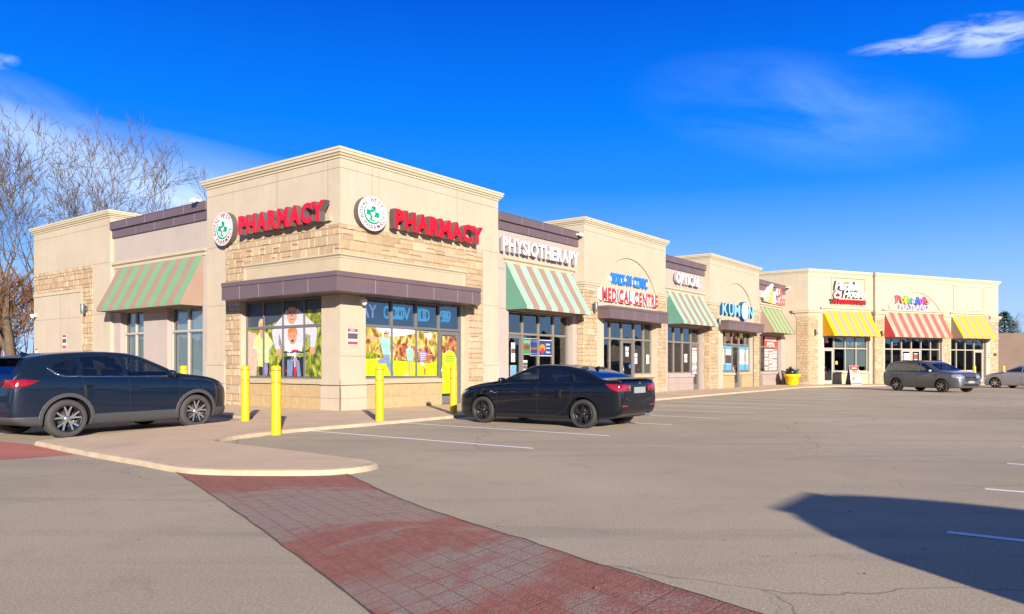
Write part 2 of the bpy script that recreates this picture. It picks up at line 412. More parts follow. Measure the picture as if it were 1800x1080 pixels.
# ================================================================ ground
def ground_mat():
    m = bpy.data.materials.new('asphalt'); m.use_nodes = True; nt = m.node_tree; N = nt.nodes; L = nt.links; b = N['Principled BSDF']
    b.inputs['Roughness'].default_value = .9; b.inputs['Specular IOR Level'].default_value = .25
    t = N.new('ShaderNodeTexCoord')
    def nz(scale, det=6, rough=.6, lo=.3, hi=.7, vec=None, dist=0):
        n = N.new('ShaderNodeTexNoise'); n.inputs['Scale'].default_value = scale; n.inputs['Detail'].default_value = det; n.inputs['Roughness'].default_value = rough; n.inputs['Distortion'].default_value = dist
        L.new(vec or t.outputs['Object'], n.inputs['Vector'])
        mr = N.new('ShaderNodeMapRange'); mr.inputs[1].default_value = lo; mr.inputs[2].default_value = hi; L.new(n.outputs[0], mr.inputs[0]); return mr.outputs[0], n.outputs[0]
    def mix(f, a, b_, mode='MIX', amt=None):
        x = N.new('ShaderNodeMix'); x.data_type = 'RGBA'; x.blend_type = mode
        if isinstance(f, float): x.inputs[0].default_value = f
        else: L.new(f, x.inputs[0])
        for i, v in ((6, a), (7, b_)):
            if isinstance(v, tuple): x.inputs[i].default_value = rgb(*v)
            else: L.new(v, x.inputs[i])
        return x.outputs[2]
    big, _ = nz(.16, 5)
    c = mix(big, (.37, .31, .225), (.52, .43, .315))
    mp = N.new('ShaderNodeMapping'); mp.inputs['Rotation'].default_value = (0, 0, R_(-55)); mp.inputs['Scale'].default_value = (.14, 1.5, 1); L.new(t.outputs['Object'], mp.inputs[0])
    st, _ = nz(1.0, 5, .6, .52, .75, mp.outputs[0], .8)
    sm = N.new('ShaderNodeMath'); sm.operation = 'MULTIPLY'; sm.inputs[1].default_value = .62; L.new(st, sm.inputs[0])
    c = mix(sm.outputs[0], c, (.27, .235, .20))
    med, _ = nz(1.7, 6, .7, .55, .75)
    sm2 = N.new('ShaderNodeMath'); sm2.operation = 'MULTIPLY'; sm2.inputs[1].default_value = .45; L.new(med, sm2.inputs[0])
    c = mix(sm2.outputs[0], c, (.30, .24, .185))
    fine, fr = nz(48, 4, .8, .3, .7)
    c = mix(fine, mix(1.0, c, (.62, .62, .61), 'MULTIPLY'), mix(1.0, c, (1.27, 1.25, 1.22), 'MULTIPLY'))
    stn, _ = nz(.55, 4, .55, .66, .80)
    c = mix(stn, c, mix(1.0, c, (.66, .66, .68), 'MULTIPLY'))
    drk, _ = nz(6.5, 2, .5, .73, .80)
    c = mix(drk, c, mix(1.0, c, (.6, .57, .55), 'MULTIPLY'))
    v = N.new('ShaderNodeTexVoronoi'); v.inputs['Scale'].default_value = 38; L.new(t.outputs['Object'], v.inputs['Vector'])
    mr = N.new('ShaderNodeMapRange'); mr.inputs[1].default_value = .0; mr.inputs[2].default_value = .28; mr.inputs[3].default_value = .35; mr.inputs[4].default_value = 0; L.new(v.outputs['Distance'], mr.inputs[0])
    c = mix(mr.outputs[0], c, (.66, .58, .49))
    # hairline cracks
    for sc_, wd, am in ((.13, .0045, .75), (.42, .006, .3)):
        mpn = N.new('ShaderNodeTexNoise'); mpn.inputs['Scale'].default_value = 1.1; mpn.inputs['Detail'].default_value = 6; L.new(t.outputs['Object'], mpn.inputs['Vector'])
        va = N.new('ShaderNodeVectorMath'); va.operation = 'MULTIPLY_ADD'; va.inputs[1].default_value = (.7, .7, .7); L.new(mpn.outputs['Color'], va.inputs[0]); L.new(t.outputs['Object'], va.inputs[2])
        vc = N.new('ShaderNodeTexVoronoi'); vc.feature = 'DISTANCE_TO_EDGE'; vc.inputs['Scale'].default_value = sc_; L.new(va.outputs[0], vc.inputs['Vector'])
        lt = N.new('ShaderNodeMapRange'); lt.inputs[1].default_value = 0; lt.inputs[2].default_value = wd*sc_*4; lt.inputs[3].default_value = am; lt.inputs[4].default_value = 0; L.new(vc.outputs['Distance'], lt.inputs[0])
        if am < .5:
            mk, _ = nz(.25, 2, .5, .5, .6)
            mm = N.new('ShaderNodeMath'); mm.operation = 'MULTIPLY'; L.new(lt.outputs[0], mm.inputs[0]); L.new(mk, mm.inputs[1]); o_ = mm.outputs[0]
        else: o_ = lt.outputs[0]
        c = mix(o_, c, (.16, .13, .115))
    L.new(c, b.inputs['Base Color'])
    bp = N.new('ShaderNodeBump'); bp.inputs['Strength'].default_value = .55; bp.inputs['Distance'].default_value = .012; L.new(fr, bp.inputs['Height']); L.new(bp.outputs[0], b.inputs['Normal'])
    return m
asphalt = ground_mat()
g = MB(); g.poly([(-900, -900, 0), (900, -900, 0), (900, 900, 0), (-900, 900, 0)])
struct('asphalt_ground', g, asphalt)

def slab(pts, z, mtop, mside, name, lip=.08, mlip=None):
    """raised concrete sheet with a light kerb band round it"""
    mb = MB(); n = len(pts)
    P = [Vector((p[0], p[1])) for p in pts]
    area = sum(P[i].x*P[(i+1) % n].y-P[(i+1) % n].x*P[i].y for i in range(n))
    if area < 0: P.reverse()
    inn = []
    for i in range(n):
        a, b, c = P[i-1], P[i], P[(i+1) % n]
        d1 = (b-a).normalized(); d2 = (c-b).normalized()
        n1 = Vector((-d1.y, d1.x)); n2 = Vector((-d2.y, d2.x)); m = (n1+n2)
        if m.length < .2: m = n1
        m.normalize(); k = 1/max(.35, m.dot(n1)); inn.append((b+m*lip*k, b+m*.03*k))
    for i in range(n):
        j = (i+1) % n
        a, b = P[i], P[j]
        mb.poly([(a.x, a.y, 0), (b.x, b.y, 0), (inn[j][1].x, inn[j][1].y, z-.012), (inn[i][1].x, inn[i][1].y, z-.012)], 1)
        mb.poly([(inn[i][1].x, inn[i][1].y, z-.012), (inn[j][1].x, inn[j][1].y, z-.012), (inn[j][0].x, inn[j][0].y, z), (inn[i][0].x, inn[i][0].y, z)], 1)
    me_in = [q[0] for q in inn]
    from mathutils.geometry import tessellate_polygon
    V3 = [Vector((q.x, q.y, 0)) for q in me_in]
    for a, b, c in tessellate_polygon([V3]):
        tri = [V3[a], V3[b], V3[c]]
        if (tri[1]-tri[0]).cross(tri[2]-tri[0]).z < 0: tri.reverse()
        mb.poly([(q.x, q.y, z) for q in tri], 0)
    return struct(name, mb, [mtop, mside])
walk_m = pmat('pink_concrete', (.58, .42, .28), .9, var=.10, vscale=.9, bump=.25, bscale=50, dark=(.46, .335, .23), dscale=.8, damt=.6)
kerb_m = pmat('kerb_concrete', (.42, .33, .225), .9, var=.2, vscale=3.5, bump=.5, bscale=20, dark=(.27, .23, .18), dscale=2.2, damt=.7)
def smooth_pts(pts, n=3):
    out = []
    N_ = len(pts)
    for i in range(N_-1):
        p0, p1, p2, p3 = [Vector(pts[max(0, min(N_-1, i+k))]) for k in (-1, 0, 1, 2)]
        for k in range(n):
            t = k/n
            q = .5*((2*p1)+(-p0+p2)*t+(2*p0-5*p1+4*p2-p3)*t*t+(-p0+3*p1-3*p2+p3)*t**3)
            out.append((q.x, q.y))
    out.append(tuple(pts[-1])); return out
front_edge = smooth_pts([(-8.45, 13.62), (-7.35, 12.62), (-6.35, 11.74), (-5.23, 10.81), (-4.35, 10.07), (-3.7, 9.82), (-2.61, 9.78), (-2.14, 9.95), (-1.86, 10.35), (-1.92, 10.8), (-2.62, 11.42), (-3.43, 12.14), (-4.5, 13.0), (-5.2, 13.65), (-5.3, 14.4), (-5.03, 15.2), (-4.5, 16.3), (-3.2, 18.1), (-1.5, 20.7)], 4)
rk = [(1.9, 25.6), (5.5, 30.6), (11.6, 39.3), (15.9, 45.2)]
wing_edge = [(16.6, 46.5), (19.2, 49.9), tuple((E_+nW*3.0+e*1.0)[:2]), tuple((E_+nW*3.0+e*9)[:2]), tuple((E_+nW*3.0+e*19.5)[:2]), tuple((E_+nW*2.6+e*22)[:2]), tuple((E_-nW*8+e*22)[:2])]
back = [tuple((E_-nW*8-e*4)[:2]), tuple((C+r*30+l*8)[:2]), tuple((C+r*5+l*24)[:2]), tuple((C-r*.5+l*24)[:2]), tuple((C-r*3.0+l*23.6)[:2])]
left_k = [tuple((C-r*3.0+l*.5)[:2])]
lk = smooth_pts([(-6.45, 19.6), (-6.75, 18.9), (-7.0, 17.97), (-7.35, 16.75), (-7.85, 15.2), (-8.25, 14.35), (-8.45, 13.62)], 3)
outline = front_edge + rk + wing_edge + back + left_k + lk[:-1]
slab(outline, ZS, walk_m, kerb_m, 'sidewalk')
# expansion joints of the sidewalk
jm = MB()
for k in range(12):
    u = 1.0+k*3.2; a = C+r*u-l*.05; b = C+r*u-l*3.3
    jm.M = frame(a, (b-a).normalized()); jm.box(0, (b-a).length, -.007, .007, ZS+.0, ZS+.003)
struct('sidewalk_joint', jm, joint)

# stamped brick crosswalk
def cross_mat():
    m = bpy.data.materials.new('stamped_red_asphalt'); m.use_nodes = True; nt = m.node_tree; N = nt.nodes; L = nt.links; b = N['Principled BSDF']; b.inputs['Roughness'].default_value = .85
    t = N.new('ShaderNodeTexCoord')
    def nz(sc_, lo, hi, det=6, vec=None):
        n = N.new('ShaderNodeTexNoise'); n.inputs['Scale'].default_value = sc_; n.inputs['Detail'].default_value = det; n.inputs['Roughness'].default_value = .7; L.new(vec or t.outputs['UV'], n.inputs['Vector'])
        q = N.new('ShaderNodeMapRange'); q.inputs[1].default_value = lo; q.inputs[2].default_value = hi; L.new(n.outputs[0], q.inputs[0]); return q.outputs[0]
    def mix(f, a, b_):
        x = N.new('ShaderNodeMix'); x.data_type = 'RGBA'
        if isinstance(f, float): x.inputs[0].default_value = f
        else: L.new(f, x.inputs[0])
        for i, v in ((6, a), (7, b_)):
            if isinstance(v, tuple): x.inputs[i].default_value = rgb(*v)
            else: L.new(v, x.inputs[i])
        return x.outputs[2]
    fine = nz(45, .3, .7, 3)
    red = mix(nz(3, .3, .7), (.27, .085, .058), (.35, .12, .085))
    worn = mix(fine, (.22, .165, .13), (.38, .295, .235))
    wear = nz(.62, .44, .50, 5)
    # the end at the island keeps its paint
    s = N.new('ShaderNodeSeparateXYZ'); L.new(t.outputs['UV'], s.inputs[0])
    ml = N.new('ShaderNodeMath'); ml.operation = 'MULTIPLY'; ml.inputs[1].default_value = .1; L.new(s.outputs[1], ml.inputs[0])
    rp = N.new('ShaderNodeValToRGB'); L.new(ml.outputs[0], rp.inputs[0]); el_ = rp.color_ramp.elements
    el_[0].position = .0; el_[0].color = rgb(.12, .12, .12); el_[1].position = 1.0; el_[1].color = rgb(.35, .35, .35)
    for p_, v_ in ((.17, .2), (.27, .66), (.44, .70), (.50, .38), (.60, .30), (.66, .55), (.74, .42), (.85, .30)):
        e_ = el_.new(p_); e_.color = rgb(v_, v_, v_)
    n4 = N.new('ShaderNodeTexNoise'); n4.inputs['Scale'].default_value = 1.1; n4.inputs['Detail'].default_value = 7; n4.inputs['Roughness'].default_value = .65
    mp4 = N.new('ShaderNodeMapping'); mp4.inputs['Scale'].default_value = (.7, 1.5, 1); mp4.inputs['Rotation'].default_value = (0, 0, .35); L.new(t.outputs['UV'], mp4.inputs[0]); L.new(mp4.outputs[0], n4.inputs['Vector'])
    a4 = N.new('ShaderNodeMath'); a4.operation = 'MULTIPLY_ADD'; a4.inputs[1].default_value = 1.5; L.new(n4.outputs[0], a4.inputs[0]); L.new(rp.outputs[0], a4.inputs[2])
    q = N.new('ShaderNodeMapRange'); q.interpolation_type = 'SMOOTHSTEP'; q.inputs[1].default_value = 1.06; q.inputs[2].default_value = 1.36; L.new(a4.outputs[0], q.inputs[0])
    ad = N.new('ShaderNodeMath'); ad.operation = 'MULTIPLY_ADD'; ad.inputs[1].default_value = .85; ad.use_clamp = True; L.new(q.outputs[0], ad.inputs[0])
    sp_ = N.new('ShaderNodeMath'); sp_.operation = 'MULTIPLY'; sp_.inputs[1].default_value = .25; L.new(nz(12, .45, .6, 4), sp_.inputs[0]); L.new(sp_.outputs[0], ad.inputs[2])
    c = mix(ad.outputs[0], red, worn)
    br = N.new('ShaderNodeTexBrick'); br.offset = 0.0; br.inputs['Scale'].default_value = 1; br.inputs['Brick Width'].default_value = .25; br.inputs['Row Height'].default_value = .22; br.inputs['Mortar Size'].default_value = .008; br.inputs['Mortar Smooth'].default_value = .2
    br.inputs['Color1'].default_value = rgb(0, 0, 0); br.inputs['Color2'].default_value = rgb(0, 0, 0); br.inputs['Mortar'].default_value = rgb(1, 1, 1)
    L.new(t.outputs['UV'], br.inputs['Vector'])
    gm = N.new('ShaderNodeMath'); gm.operation = 'MULTIPLY'; L.new(br.outputs['Color'], gm.inputs[0]); gm.inputs[1].default_value = .8
    c = mix(gm.outputs[0], c, mix(nz(5, .4, .6), (.34, .10, .06), (.16, .085, .06)))
    L.new(c, b.inputs['Base Color'])
    bp = N.new('ShaderNodeBump'); bp.inputs['Strength'].default_value = .7; bp.inputs['Distance'].default_value = .012
    sb = N.new('ShaderNodeMath'); sb.operation = 'SUBTRACT'; L.new(fine, sb.inputs[0]); L.new(br.outputs['Color'], sb.inputs[1]); L.new(sb.outputs[0], bp.inputs['Height']); L.new(bp.outputs[0], b.inputs['Normal'])
    return m
cm = cross_mat()
cw = MB()
left_e = [(-4.5, 10.25), (-4.26, 9.9), (-2.46, 7.09), (-1.01, 4.72), (-.3, 3.5), (1.2, 1.0), (2.4, -1)]
right_e = [(-2.3, 10.3), (-2.11, 9.9), (-1.03, 7.85), (.02, 6.3), (.85, 5.1), (3.7, 1.2), (5.1, -1)]
cl_ = [0]
for i in range(len(left_e)-1): cl_.append(cl_[-1]+math.dist(left_e[i], left_e[i+1]))
for i in range(len(left_e)-1):
    a, b, c_, d = left_e[i], left_e[i+1], right_e[i+1], right_e[i]
    cw.poly([(a[0], a[1], .004), (b[0], b[1], .004), (c_[0], c_[1], .004), (d[0], d[1], .004)], 0, uv=[(0, cl_[i]), (0, cl_[i+1]), (2.3, cl_[i+1]), (2.3, cl_[i])])
struct('brick_crosswalk', cw, cm)
cw2 = MB()
cw2.poly([(-8.5, 13.65, .004), (-16.5, 18.6, .004), (-17.5, 17.0, .004), (-12, 13.2, .004), (-7.7, 11.35, .004), (-6.9, 12.15, .004)], 0, uv=[(0, .1), (0, .3), (1, .3), (2, .2), (2.3, .1), (2, 0)])
cw2.v = [v for v in cw2.v]
struct('brick_crosswalk', cw2, pmat('worn_red_paint', (.46, .15, .105), .85, var=.2, vscale=3, bump=.3, bscale=40))
# tar joints on both sides of the crosswalk
tj = MB()
for edge, wd in ((left_e, .012), (right_e, .009)):
    pts = smooth_pts(edge, 14)
    ps = []
    for i, (x, y) in enumerate(pts):
        ps.append((x+.025*noise.noise(Vector((x*3, y*3, 1))), y+.02*noise.noise(Vector((x*3, y*3, 5))), wd*(.5+1.0*abs(noise.noise(Vector((x*5, y*5, 9)))))))
    for a, b in zip(ps[:-1], ps[1:]):
        d = Vector((b[0]-a[0], b[1]-a[1])).normalized(); n_ = Vector((-d.y, d.x))
        tj.poly([(a[0]-n_.x*a[2], a[1]-n_.y*a[2], .008), (b[0]-n_.x*b[2], b[1]-n_.y*b[2], .008), (b[0]+n_.x*b[2], b[1]+n_.y*b[2], .008), (a[0]+n_.x*a[2], a[1]+n_.y*a[2], .008)])
struct('tar_joint', tj, pmat('tar', (.07, .06, .05), .9, var=.3, vscale=8))

# painted stall lines
def line_mat():
    m = pmat('line_paint', (.72, .72, .72), .7); N = m.node_tree.nodes; L = m.node_tree.links; b = N['Principled BSDF']
    t = N.new('ShaderNodeTexCoord'); n = N.new('ShaderNodeTexNoise'); n.inputs['Scale'].default_value = 22; n.inputs['Detail'].default_value = 6; L.new(t.outputs['UV'], n.inputs['Vector'])
    q = N.new('ShaderNodeMapRange'); q.inputs[1].default_value = .58; q.inputs[2].default_value = .70; q.inputs[4].default_value = .6; L.new(n.outputs[0], q.inputs[0])
    x = N.new('ShaderNodeMix'); x.data_type = 'RGBA'; L.new(q.outputs[0], x.inputs[0]); x.inputs[6].default_value = rgb(.86, .86, .87); x.inputs[7].default_value = rgb(.38, .31, .27); L.new(x.outputs[2], b.inputs['Base Color']); return m
line_m = line_mat()
def pline(a, b, w=.1, m=line_m, nm='parking_line'):
    a = Vector((*a, 0)); b = Vector((*b, 0)); mb = MB(frame(a, (b-a).normalized()))
    mb.poly([(0, -w/2, .004), ((b-a).length, -w/2, .004), ((b-a).length, w/2, .004), (0, w/2, .004)])
    struct(nm, mb, m)
nl = -l
p0 = Vector((.37*.966, 13.0, 0))
for k, (end, ln) in enumerate([((.36, 13.05), 5.9), ((1.95, 15.4), 5.9)]):
    b = Vector((*end, 0)); a = b + l*ln; pline(a[:2], b[:2])
for k in range(9):
    b = Vector((3.8, 18.3, 0)) + r*(2.78*k); a = b + l*5.3; pline(a[:2], b[:2])
for k in range(9):
    a = Vector((3.66, 6.48, 0)) + r*(2.85*k); b = a - l*5.2; pline(a[:2], b[:2])
blue_paint = pmat('blue_road_paint', (.30, .42, .70), .7, var=.2, vscale=4)
a = Vector((20.6, 44.5, 0)); mb = MB(frame(a, e)); mb.poly([(0, 0, .004), (3.0, 0, .004), (3.0, 1.6, .004), (0, 1.6, .004)]); struct('blue_stall_paint', mb, blue_paint)
# stalls on the left side of the building
for k in range(4):
    b = Vector((-8.1, 17.6, 0)) + l*(1.0+3.0*k); a = b - r*5.4; pline(a[:2], b[:2])

# ================================================================ plaza building pieces
rng = random.Random(3)
def stones(mb, x0, x1, z0, z1, y=0.0, holes=()):
    mb.mark()
    """random ashlar: every stone a slightly proud rough slab on the mortar bed; material 0 stone, 1 mortar"""
    def hole(xa, xb, za, zb):
        return any(xa < h[1]-.01 and xb > h[0]+.01 and za < h[3]-.01 and zb > h[2]+.01 for h in holes)
    z = z0; pal = [(.41, .305, .19), (.43, .33, .21), (.39, .28, .17), (.43, .315, .19), (.39, .29, .185), (.41, .285, .175), (.44, .345, .23)]
    def one(xa, xb, za, zb):
        if xb-xa < .03 or zb-za < .03: return
        c = rng.choice(pal); k = rng.uniform(.86, 1.08); c = tuple(q*k for q in c)
        d = rng.uniform(.012, .04); g_ = .007; bv = min(.018, (xb-xa)*.25)
        jx = lambda: rng.uniform(-.006, .006)
        o = [(xa+g_, za+g_), (xb-g_, za+g_), (xb-g_, zb-g_), (xa+g_, zb-g_)]
        i_ = [(xa+g_+bv+jx(), za+g_+bv+jx()), (xb-g_-bv+jx(), za+g_+bv+jx()), (xb-g_-bv+jx(), zb-g_-bv+jx()), (xa+g_+bv+jx(), zb-g_-bv+jx())]
        ds = [d+rng.uniform(-.007, .007) for _ in range(4)]
        O = [(p[0], y-.003, p[1]) for p in o]; I = [(p[0], y-q, p[1]) for p, q in zip(i_, ds)]
        mb.poly(I, 0, c)
        for q in range(4): mb.poly([O[q], O[(q+1) % 4], I[(q+1) % 4], I[q]], 0, c)
    while z < z1-.05:
        h = rng.choice((.14, .17, .2, .24, .3));
        if z+h > z1-.12: h = z1-z
        x = x0+rng.uniform(-.3, 0)
        while x < x1-.02:
            w = rng.uniform(.18, .56)*(1.15 if h > .22 else 1); xa, xb = max(x, x0), min(x+w, x1)
            if x1-xb < .14: xb = x1
            if holes:
                segs = [(xa, xb)]
                for h_ in holes:
                    if z < h_[3]-.01 and z+h > h_[2]+.01:
                        ns = []
                        for s0, s1 in segs:
                            if s0 < h_[0]: ns.append((s0, min(s1, h_[0])))
                            if s1 > h_[1]: ns.append((max(s0, h_[1]), s1))
                        segs = [q for q in ns if q[1] > q[0]]
            else: segs = [(xa, xb)]
            for s0, s1 in segs:
                if h > .27 and rng.random() < .45:
                    k = rng.uniform(.4, .6)*h; one(s0, s1, z, z+k); one(s0, s1, z+k, z+h)
                else: one(s0, s1, z, z+h)
            x = xb if xb == x1 else x+w
        z += h
def blocks(mb, x0, x1, z0, z1, y, m=0, bw=.58, bh=.37):
    """base course of large blocks with dark joints: material m block"""
    z = z0; k = 0
    while z < z1-.03:
        h = min(bh, z1-z); x = x0-(bw/2 if k % 2 else 0)
        while x < x1-.01:
            xa, xb = max(x, x0), min(x+bw, x1)
            if xb-xa > .03:
                g_ = .004; mb.box(xa+g_, xb-g_, y-.012, y+.05, z+g_, z+h-g_, m, skip='b')
            x += bw
        z += h; k += 1
def sweep(mb, path, prof, m=0):
    """profile (out, z) swept along a 2D path in the frame; out is to the right of travel"""
    mb.mark(); n = len(path); rings = []
    for i, p in enumerate(path):
        p = Vector(p); 
        d1 = (p-Vector(path[i-1])).normalized() if i > 0 else None
        d2 = (Vector(path[i+1])-p).normalized() if i < n-1 else None
        d1 = d1 or d2; d2 = d2 or d1
        n1 = Vector((d1.y, -d1.x)); n2 = Vector((d2.y, -d2.x)); mm = (n1+n2).normalized(); k = 1/mm.dot(n1)
        rings.append([(p.x+mm.x*o*k, p.y+mm.y*o*k, z) for o, z in prof])
    for i in range(n-1):
        for j in range(len(prof)-1):
            a, b = rings[i], rings[i+1]
            mb.poly([a[j], b[j], b[j+1], a[j+1]], m)
    mb.poly(list(reversed(rings[0])), m); mb.poly(rings[-1], m)
def cornice_prof(zb, zt, out=.16):
    return [(0, zb), (.03, zb), (.03, zb+.05), (.075, zb+.07), (.095, zb+.12), (out*.85, zb+.14), (out*.85, zt-.075), (out, zt-.07), (out, zt), (-.35, zt+.0)]
def capital_prof(zb, zt, out=.13):
    h = zt-zb
    return [(0, zb), (.03, zb), (.03, zb+h*.28), (.055, zb+h*.32), (.065, zb+h*.5), (out*.8, zb+h*.56), (out*.8, zb+h*.76), (out, zb+h*.8), (out, zt-.02), (out-.03, zt), (0, zt)]
def wallpanel(mb, x0, x1, z0, z1, y=0, th=.35, holes=(), m=0, ends='lr'):
    """front skin of a wall with rectangular openings and their reveals"""
    xs = sorted({x0, x1, *[h[0] for h in holes], *[h[1] for h in holes]}); zs = sorted({z0, z1, *[h[2] for h in holes], *[h[3] for h in holes]})
    for i in range(len(xs)-1):
        for j in range(len(zs)-1):
            cx, cz = (xs[i]+xs[i+1])/2, (zs[j]+zs[j+1])/2
            if any(h[0] < cx < h[1] and h[2] < cz < h[3] for h in holes): continue
            mb.poly([(xs[i], y, zs[j]), (xs[i+1], y, zs[j]), (xs[i+1], y, zs[j+1]), (xs[i], y, zs[j+1])], m)
            mb.poly([(xs[i], y+th, zs[j]), (xs[i], y+th, zs[j+1]), (xs[i+1], y+th, zs[j+1]), (xs[i+1], y+th, zs[j])], m)
    for a, b, c, d in holes:
        mb.poly([(a, y, c), (a, y, d), (a, y+th, d), (a, y+th, c)], m)
        mb.poly([(b, y, d), (b, y, c), (b, y+th, c), (b, y+th, d)], m)
        mb.poly([(a, y, d), (b, y, d), (b, y+th, d), (a, y+th, d)], m)
        if c > z0: mb.poly([(b, y, c), (a, y, c), (a, y+th, c), (b, y+th, c)], m)
    if 'l' in ends: mb.poly([(x0, y+th, z0), (x0, y, z0), (x0, y, z1), (x0, y+th, z1)], m)
    if 'r' in ends: mb.poly([(x1, y, z0), (x1, y+th, z0), (x1, y+th, z1), (x1, y, z1)], m)
    mb.poly([(x0, y, z1), (x1, y, z1), (x1, y+th, z1), (x0, y+th, z1)], m)
def joints(mb, segs, y, w=.012, m=0):
    for x0, z0, x1, z1 in segs:
        if abs(x1-x0) > abs(z1-z0): mb.box(x0, x1, y-.003, y+.01, z0-w/2, z0+w/2, m, skip='b')
        else: mb.box(x0-w/2, x0+w/2, y-.003, y+.01, z0, z1, m, skip='b')
def merge_joints(mb, root):
    """control joints become part of the wall's own mesh"""
    wall = [c for c in root.children if c.name.split('.')[0] == 'wall'][0]
    o = mb.build('tmp', MATS['soft_joint'], root); me = wall.data
    k = len(me.materials); me.materials.append(MATS['soft_joint'])
    for p in o.data.polygons: p.material_index = k
    bm = bmesh.new(); bm.from_mesh(me); o.data.name = 'tmpm'; bm.from_mesh(o.data); bm.to_mesh(me); bm.free()
    d = o.data; bpy.data.objects.remove(o); bpy.data.meshes.remove(d)
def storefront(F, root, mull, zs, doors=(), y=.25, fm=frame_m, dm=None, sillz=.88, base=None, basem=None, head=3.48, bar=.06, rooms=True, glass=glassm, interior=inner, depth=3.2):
    """framed glazing: mull = x of the mullions, zs = (bottom, transom, head); doors = bay indices"""
    dm = dm or fm
    zb, zt, zh = zs
    fr = MB(F); gl = MB(F)
    n = len(mull)-1
    for i, x in enumerate(mull):
        left_door = (i-1) in doors or i in doors
        z0 = ZS if left_door else zb
        fr.box(x-bar/2, x+bar/2, y-.07, y+.07, z0, zh)
    for i in range(n):
        a, b = mull[i]+bar/2, mull[i+1]-bar/2
        fr.box(a, b, y-.068, y+.068, zh-.05, zh); fr.box(a, b, y-.068, y+.068, zt-.04, zt+.04)
        gl.poly([(a, y, zt+.04), (b, y, zt+.04), (b, y, zh-.05), (a, y, zh-.05)])
        if i in doors: continue
        fr.box(a, b, y-.068, y+.068, zb, zb+.06)
        gl.poly([(a, y, zb+.06), (b, y, zb+.06), (b, y, zt-.04), (a, y, zt-.04)])
    win = fr.build('window', fm, root)
    gl.build('pane', glass, win)
    for i in doors:
        a, b = mull[i]+bar/2+.006, mull[i+1]-bar/2-.006
        d = MB(F); z1 = zt-.05; s = .13
        d.box(a, a+s, y-.03, y+.03, ZS+.02, z1); d.box(b-s, b, y-.03, y+.03, ZS+.02, z1)
        d.box(a+s, b-s, y-.028, y+.028, z1-s, z1); d.box(a+s, b-s, y-.028, y+.028, ZS+.02, ZS+.28)
        dr = d.build('door', dm, root)
        q = MB(F); q.poly([(a+s, y, ZS+.28), (b-s, y, ZS+.28), (b-s, y, z1-s), (a+s, y, z1-s)]); q.build('door_glass', glass, dr)
        h = MB(F); hx = a+s/2 if i != doors[-1] or len(doors) == 1 else b-s/2
        h.tube([(hx, y-.03, 1.05), (hx, y-.09, 1.05), (hx, y-.09, 1.4), (hx, y-.03, 1.4)], .014, 6); h.build('handle', steel, dr)
    # base wall under the glass
    runs = []; i = 0
    while i < n:
        if i in doors: i += 1; continue
        j = i
        while j+1 < n and (j+1) not in doors: j += 1
        runs.append((mull[i]-(.03 if i == 0 else -.03), mull[j+1]+(.03 if j+1 == n else -.03), i == 0, j+1 == n)); i = j+1
    if basem:
        bw_ = MB(F); sl = MB(F)
        for a, b, f0, f1 in runs:
            bw_.box(a, b, .04, y+.2, 0, sillz-.11, 1); blocks(bw_, a, b, ZS, sillz-.11, .04)
            sl.box(a-.02, b+.02, -.035, y-.03, sillz-.11, sillz+.02)
            if zb > sillz+.02: sl.box(a-.0, b+.0, y-.08, y+.1, sillz+.02, zb)
        bw_.build('base_wall', [basem[0], mortar], root); sl.build('sill', basem[1], root, bevel=.008)
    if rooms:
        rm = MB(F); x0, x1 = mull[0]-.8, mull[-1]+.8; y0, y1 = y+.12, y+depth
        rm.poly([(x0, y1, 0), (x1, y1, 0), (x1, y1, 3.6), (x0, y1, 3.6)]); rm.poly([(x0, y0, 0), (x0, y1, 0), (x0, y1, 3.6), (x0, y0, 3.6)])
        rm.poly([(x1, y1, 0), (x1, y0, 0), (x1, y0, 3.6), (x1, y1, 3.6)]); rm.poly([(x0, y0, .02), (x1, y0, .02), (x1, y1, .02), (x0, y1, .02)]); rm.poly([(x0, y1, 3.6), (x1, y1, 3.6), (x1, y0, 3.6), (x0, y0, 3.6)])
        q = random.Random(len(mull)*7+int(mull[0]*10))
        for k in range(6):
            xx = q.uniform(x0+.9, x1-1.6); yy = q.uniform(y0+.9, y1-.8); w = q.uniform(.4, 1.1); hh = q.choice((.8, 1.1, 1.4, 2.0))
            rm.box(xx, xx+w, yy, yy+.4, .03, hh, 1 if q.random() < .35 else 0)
        rm.build('interior', [interior, innerp], root)
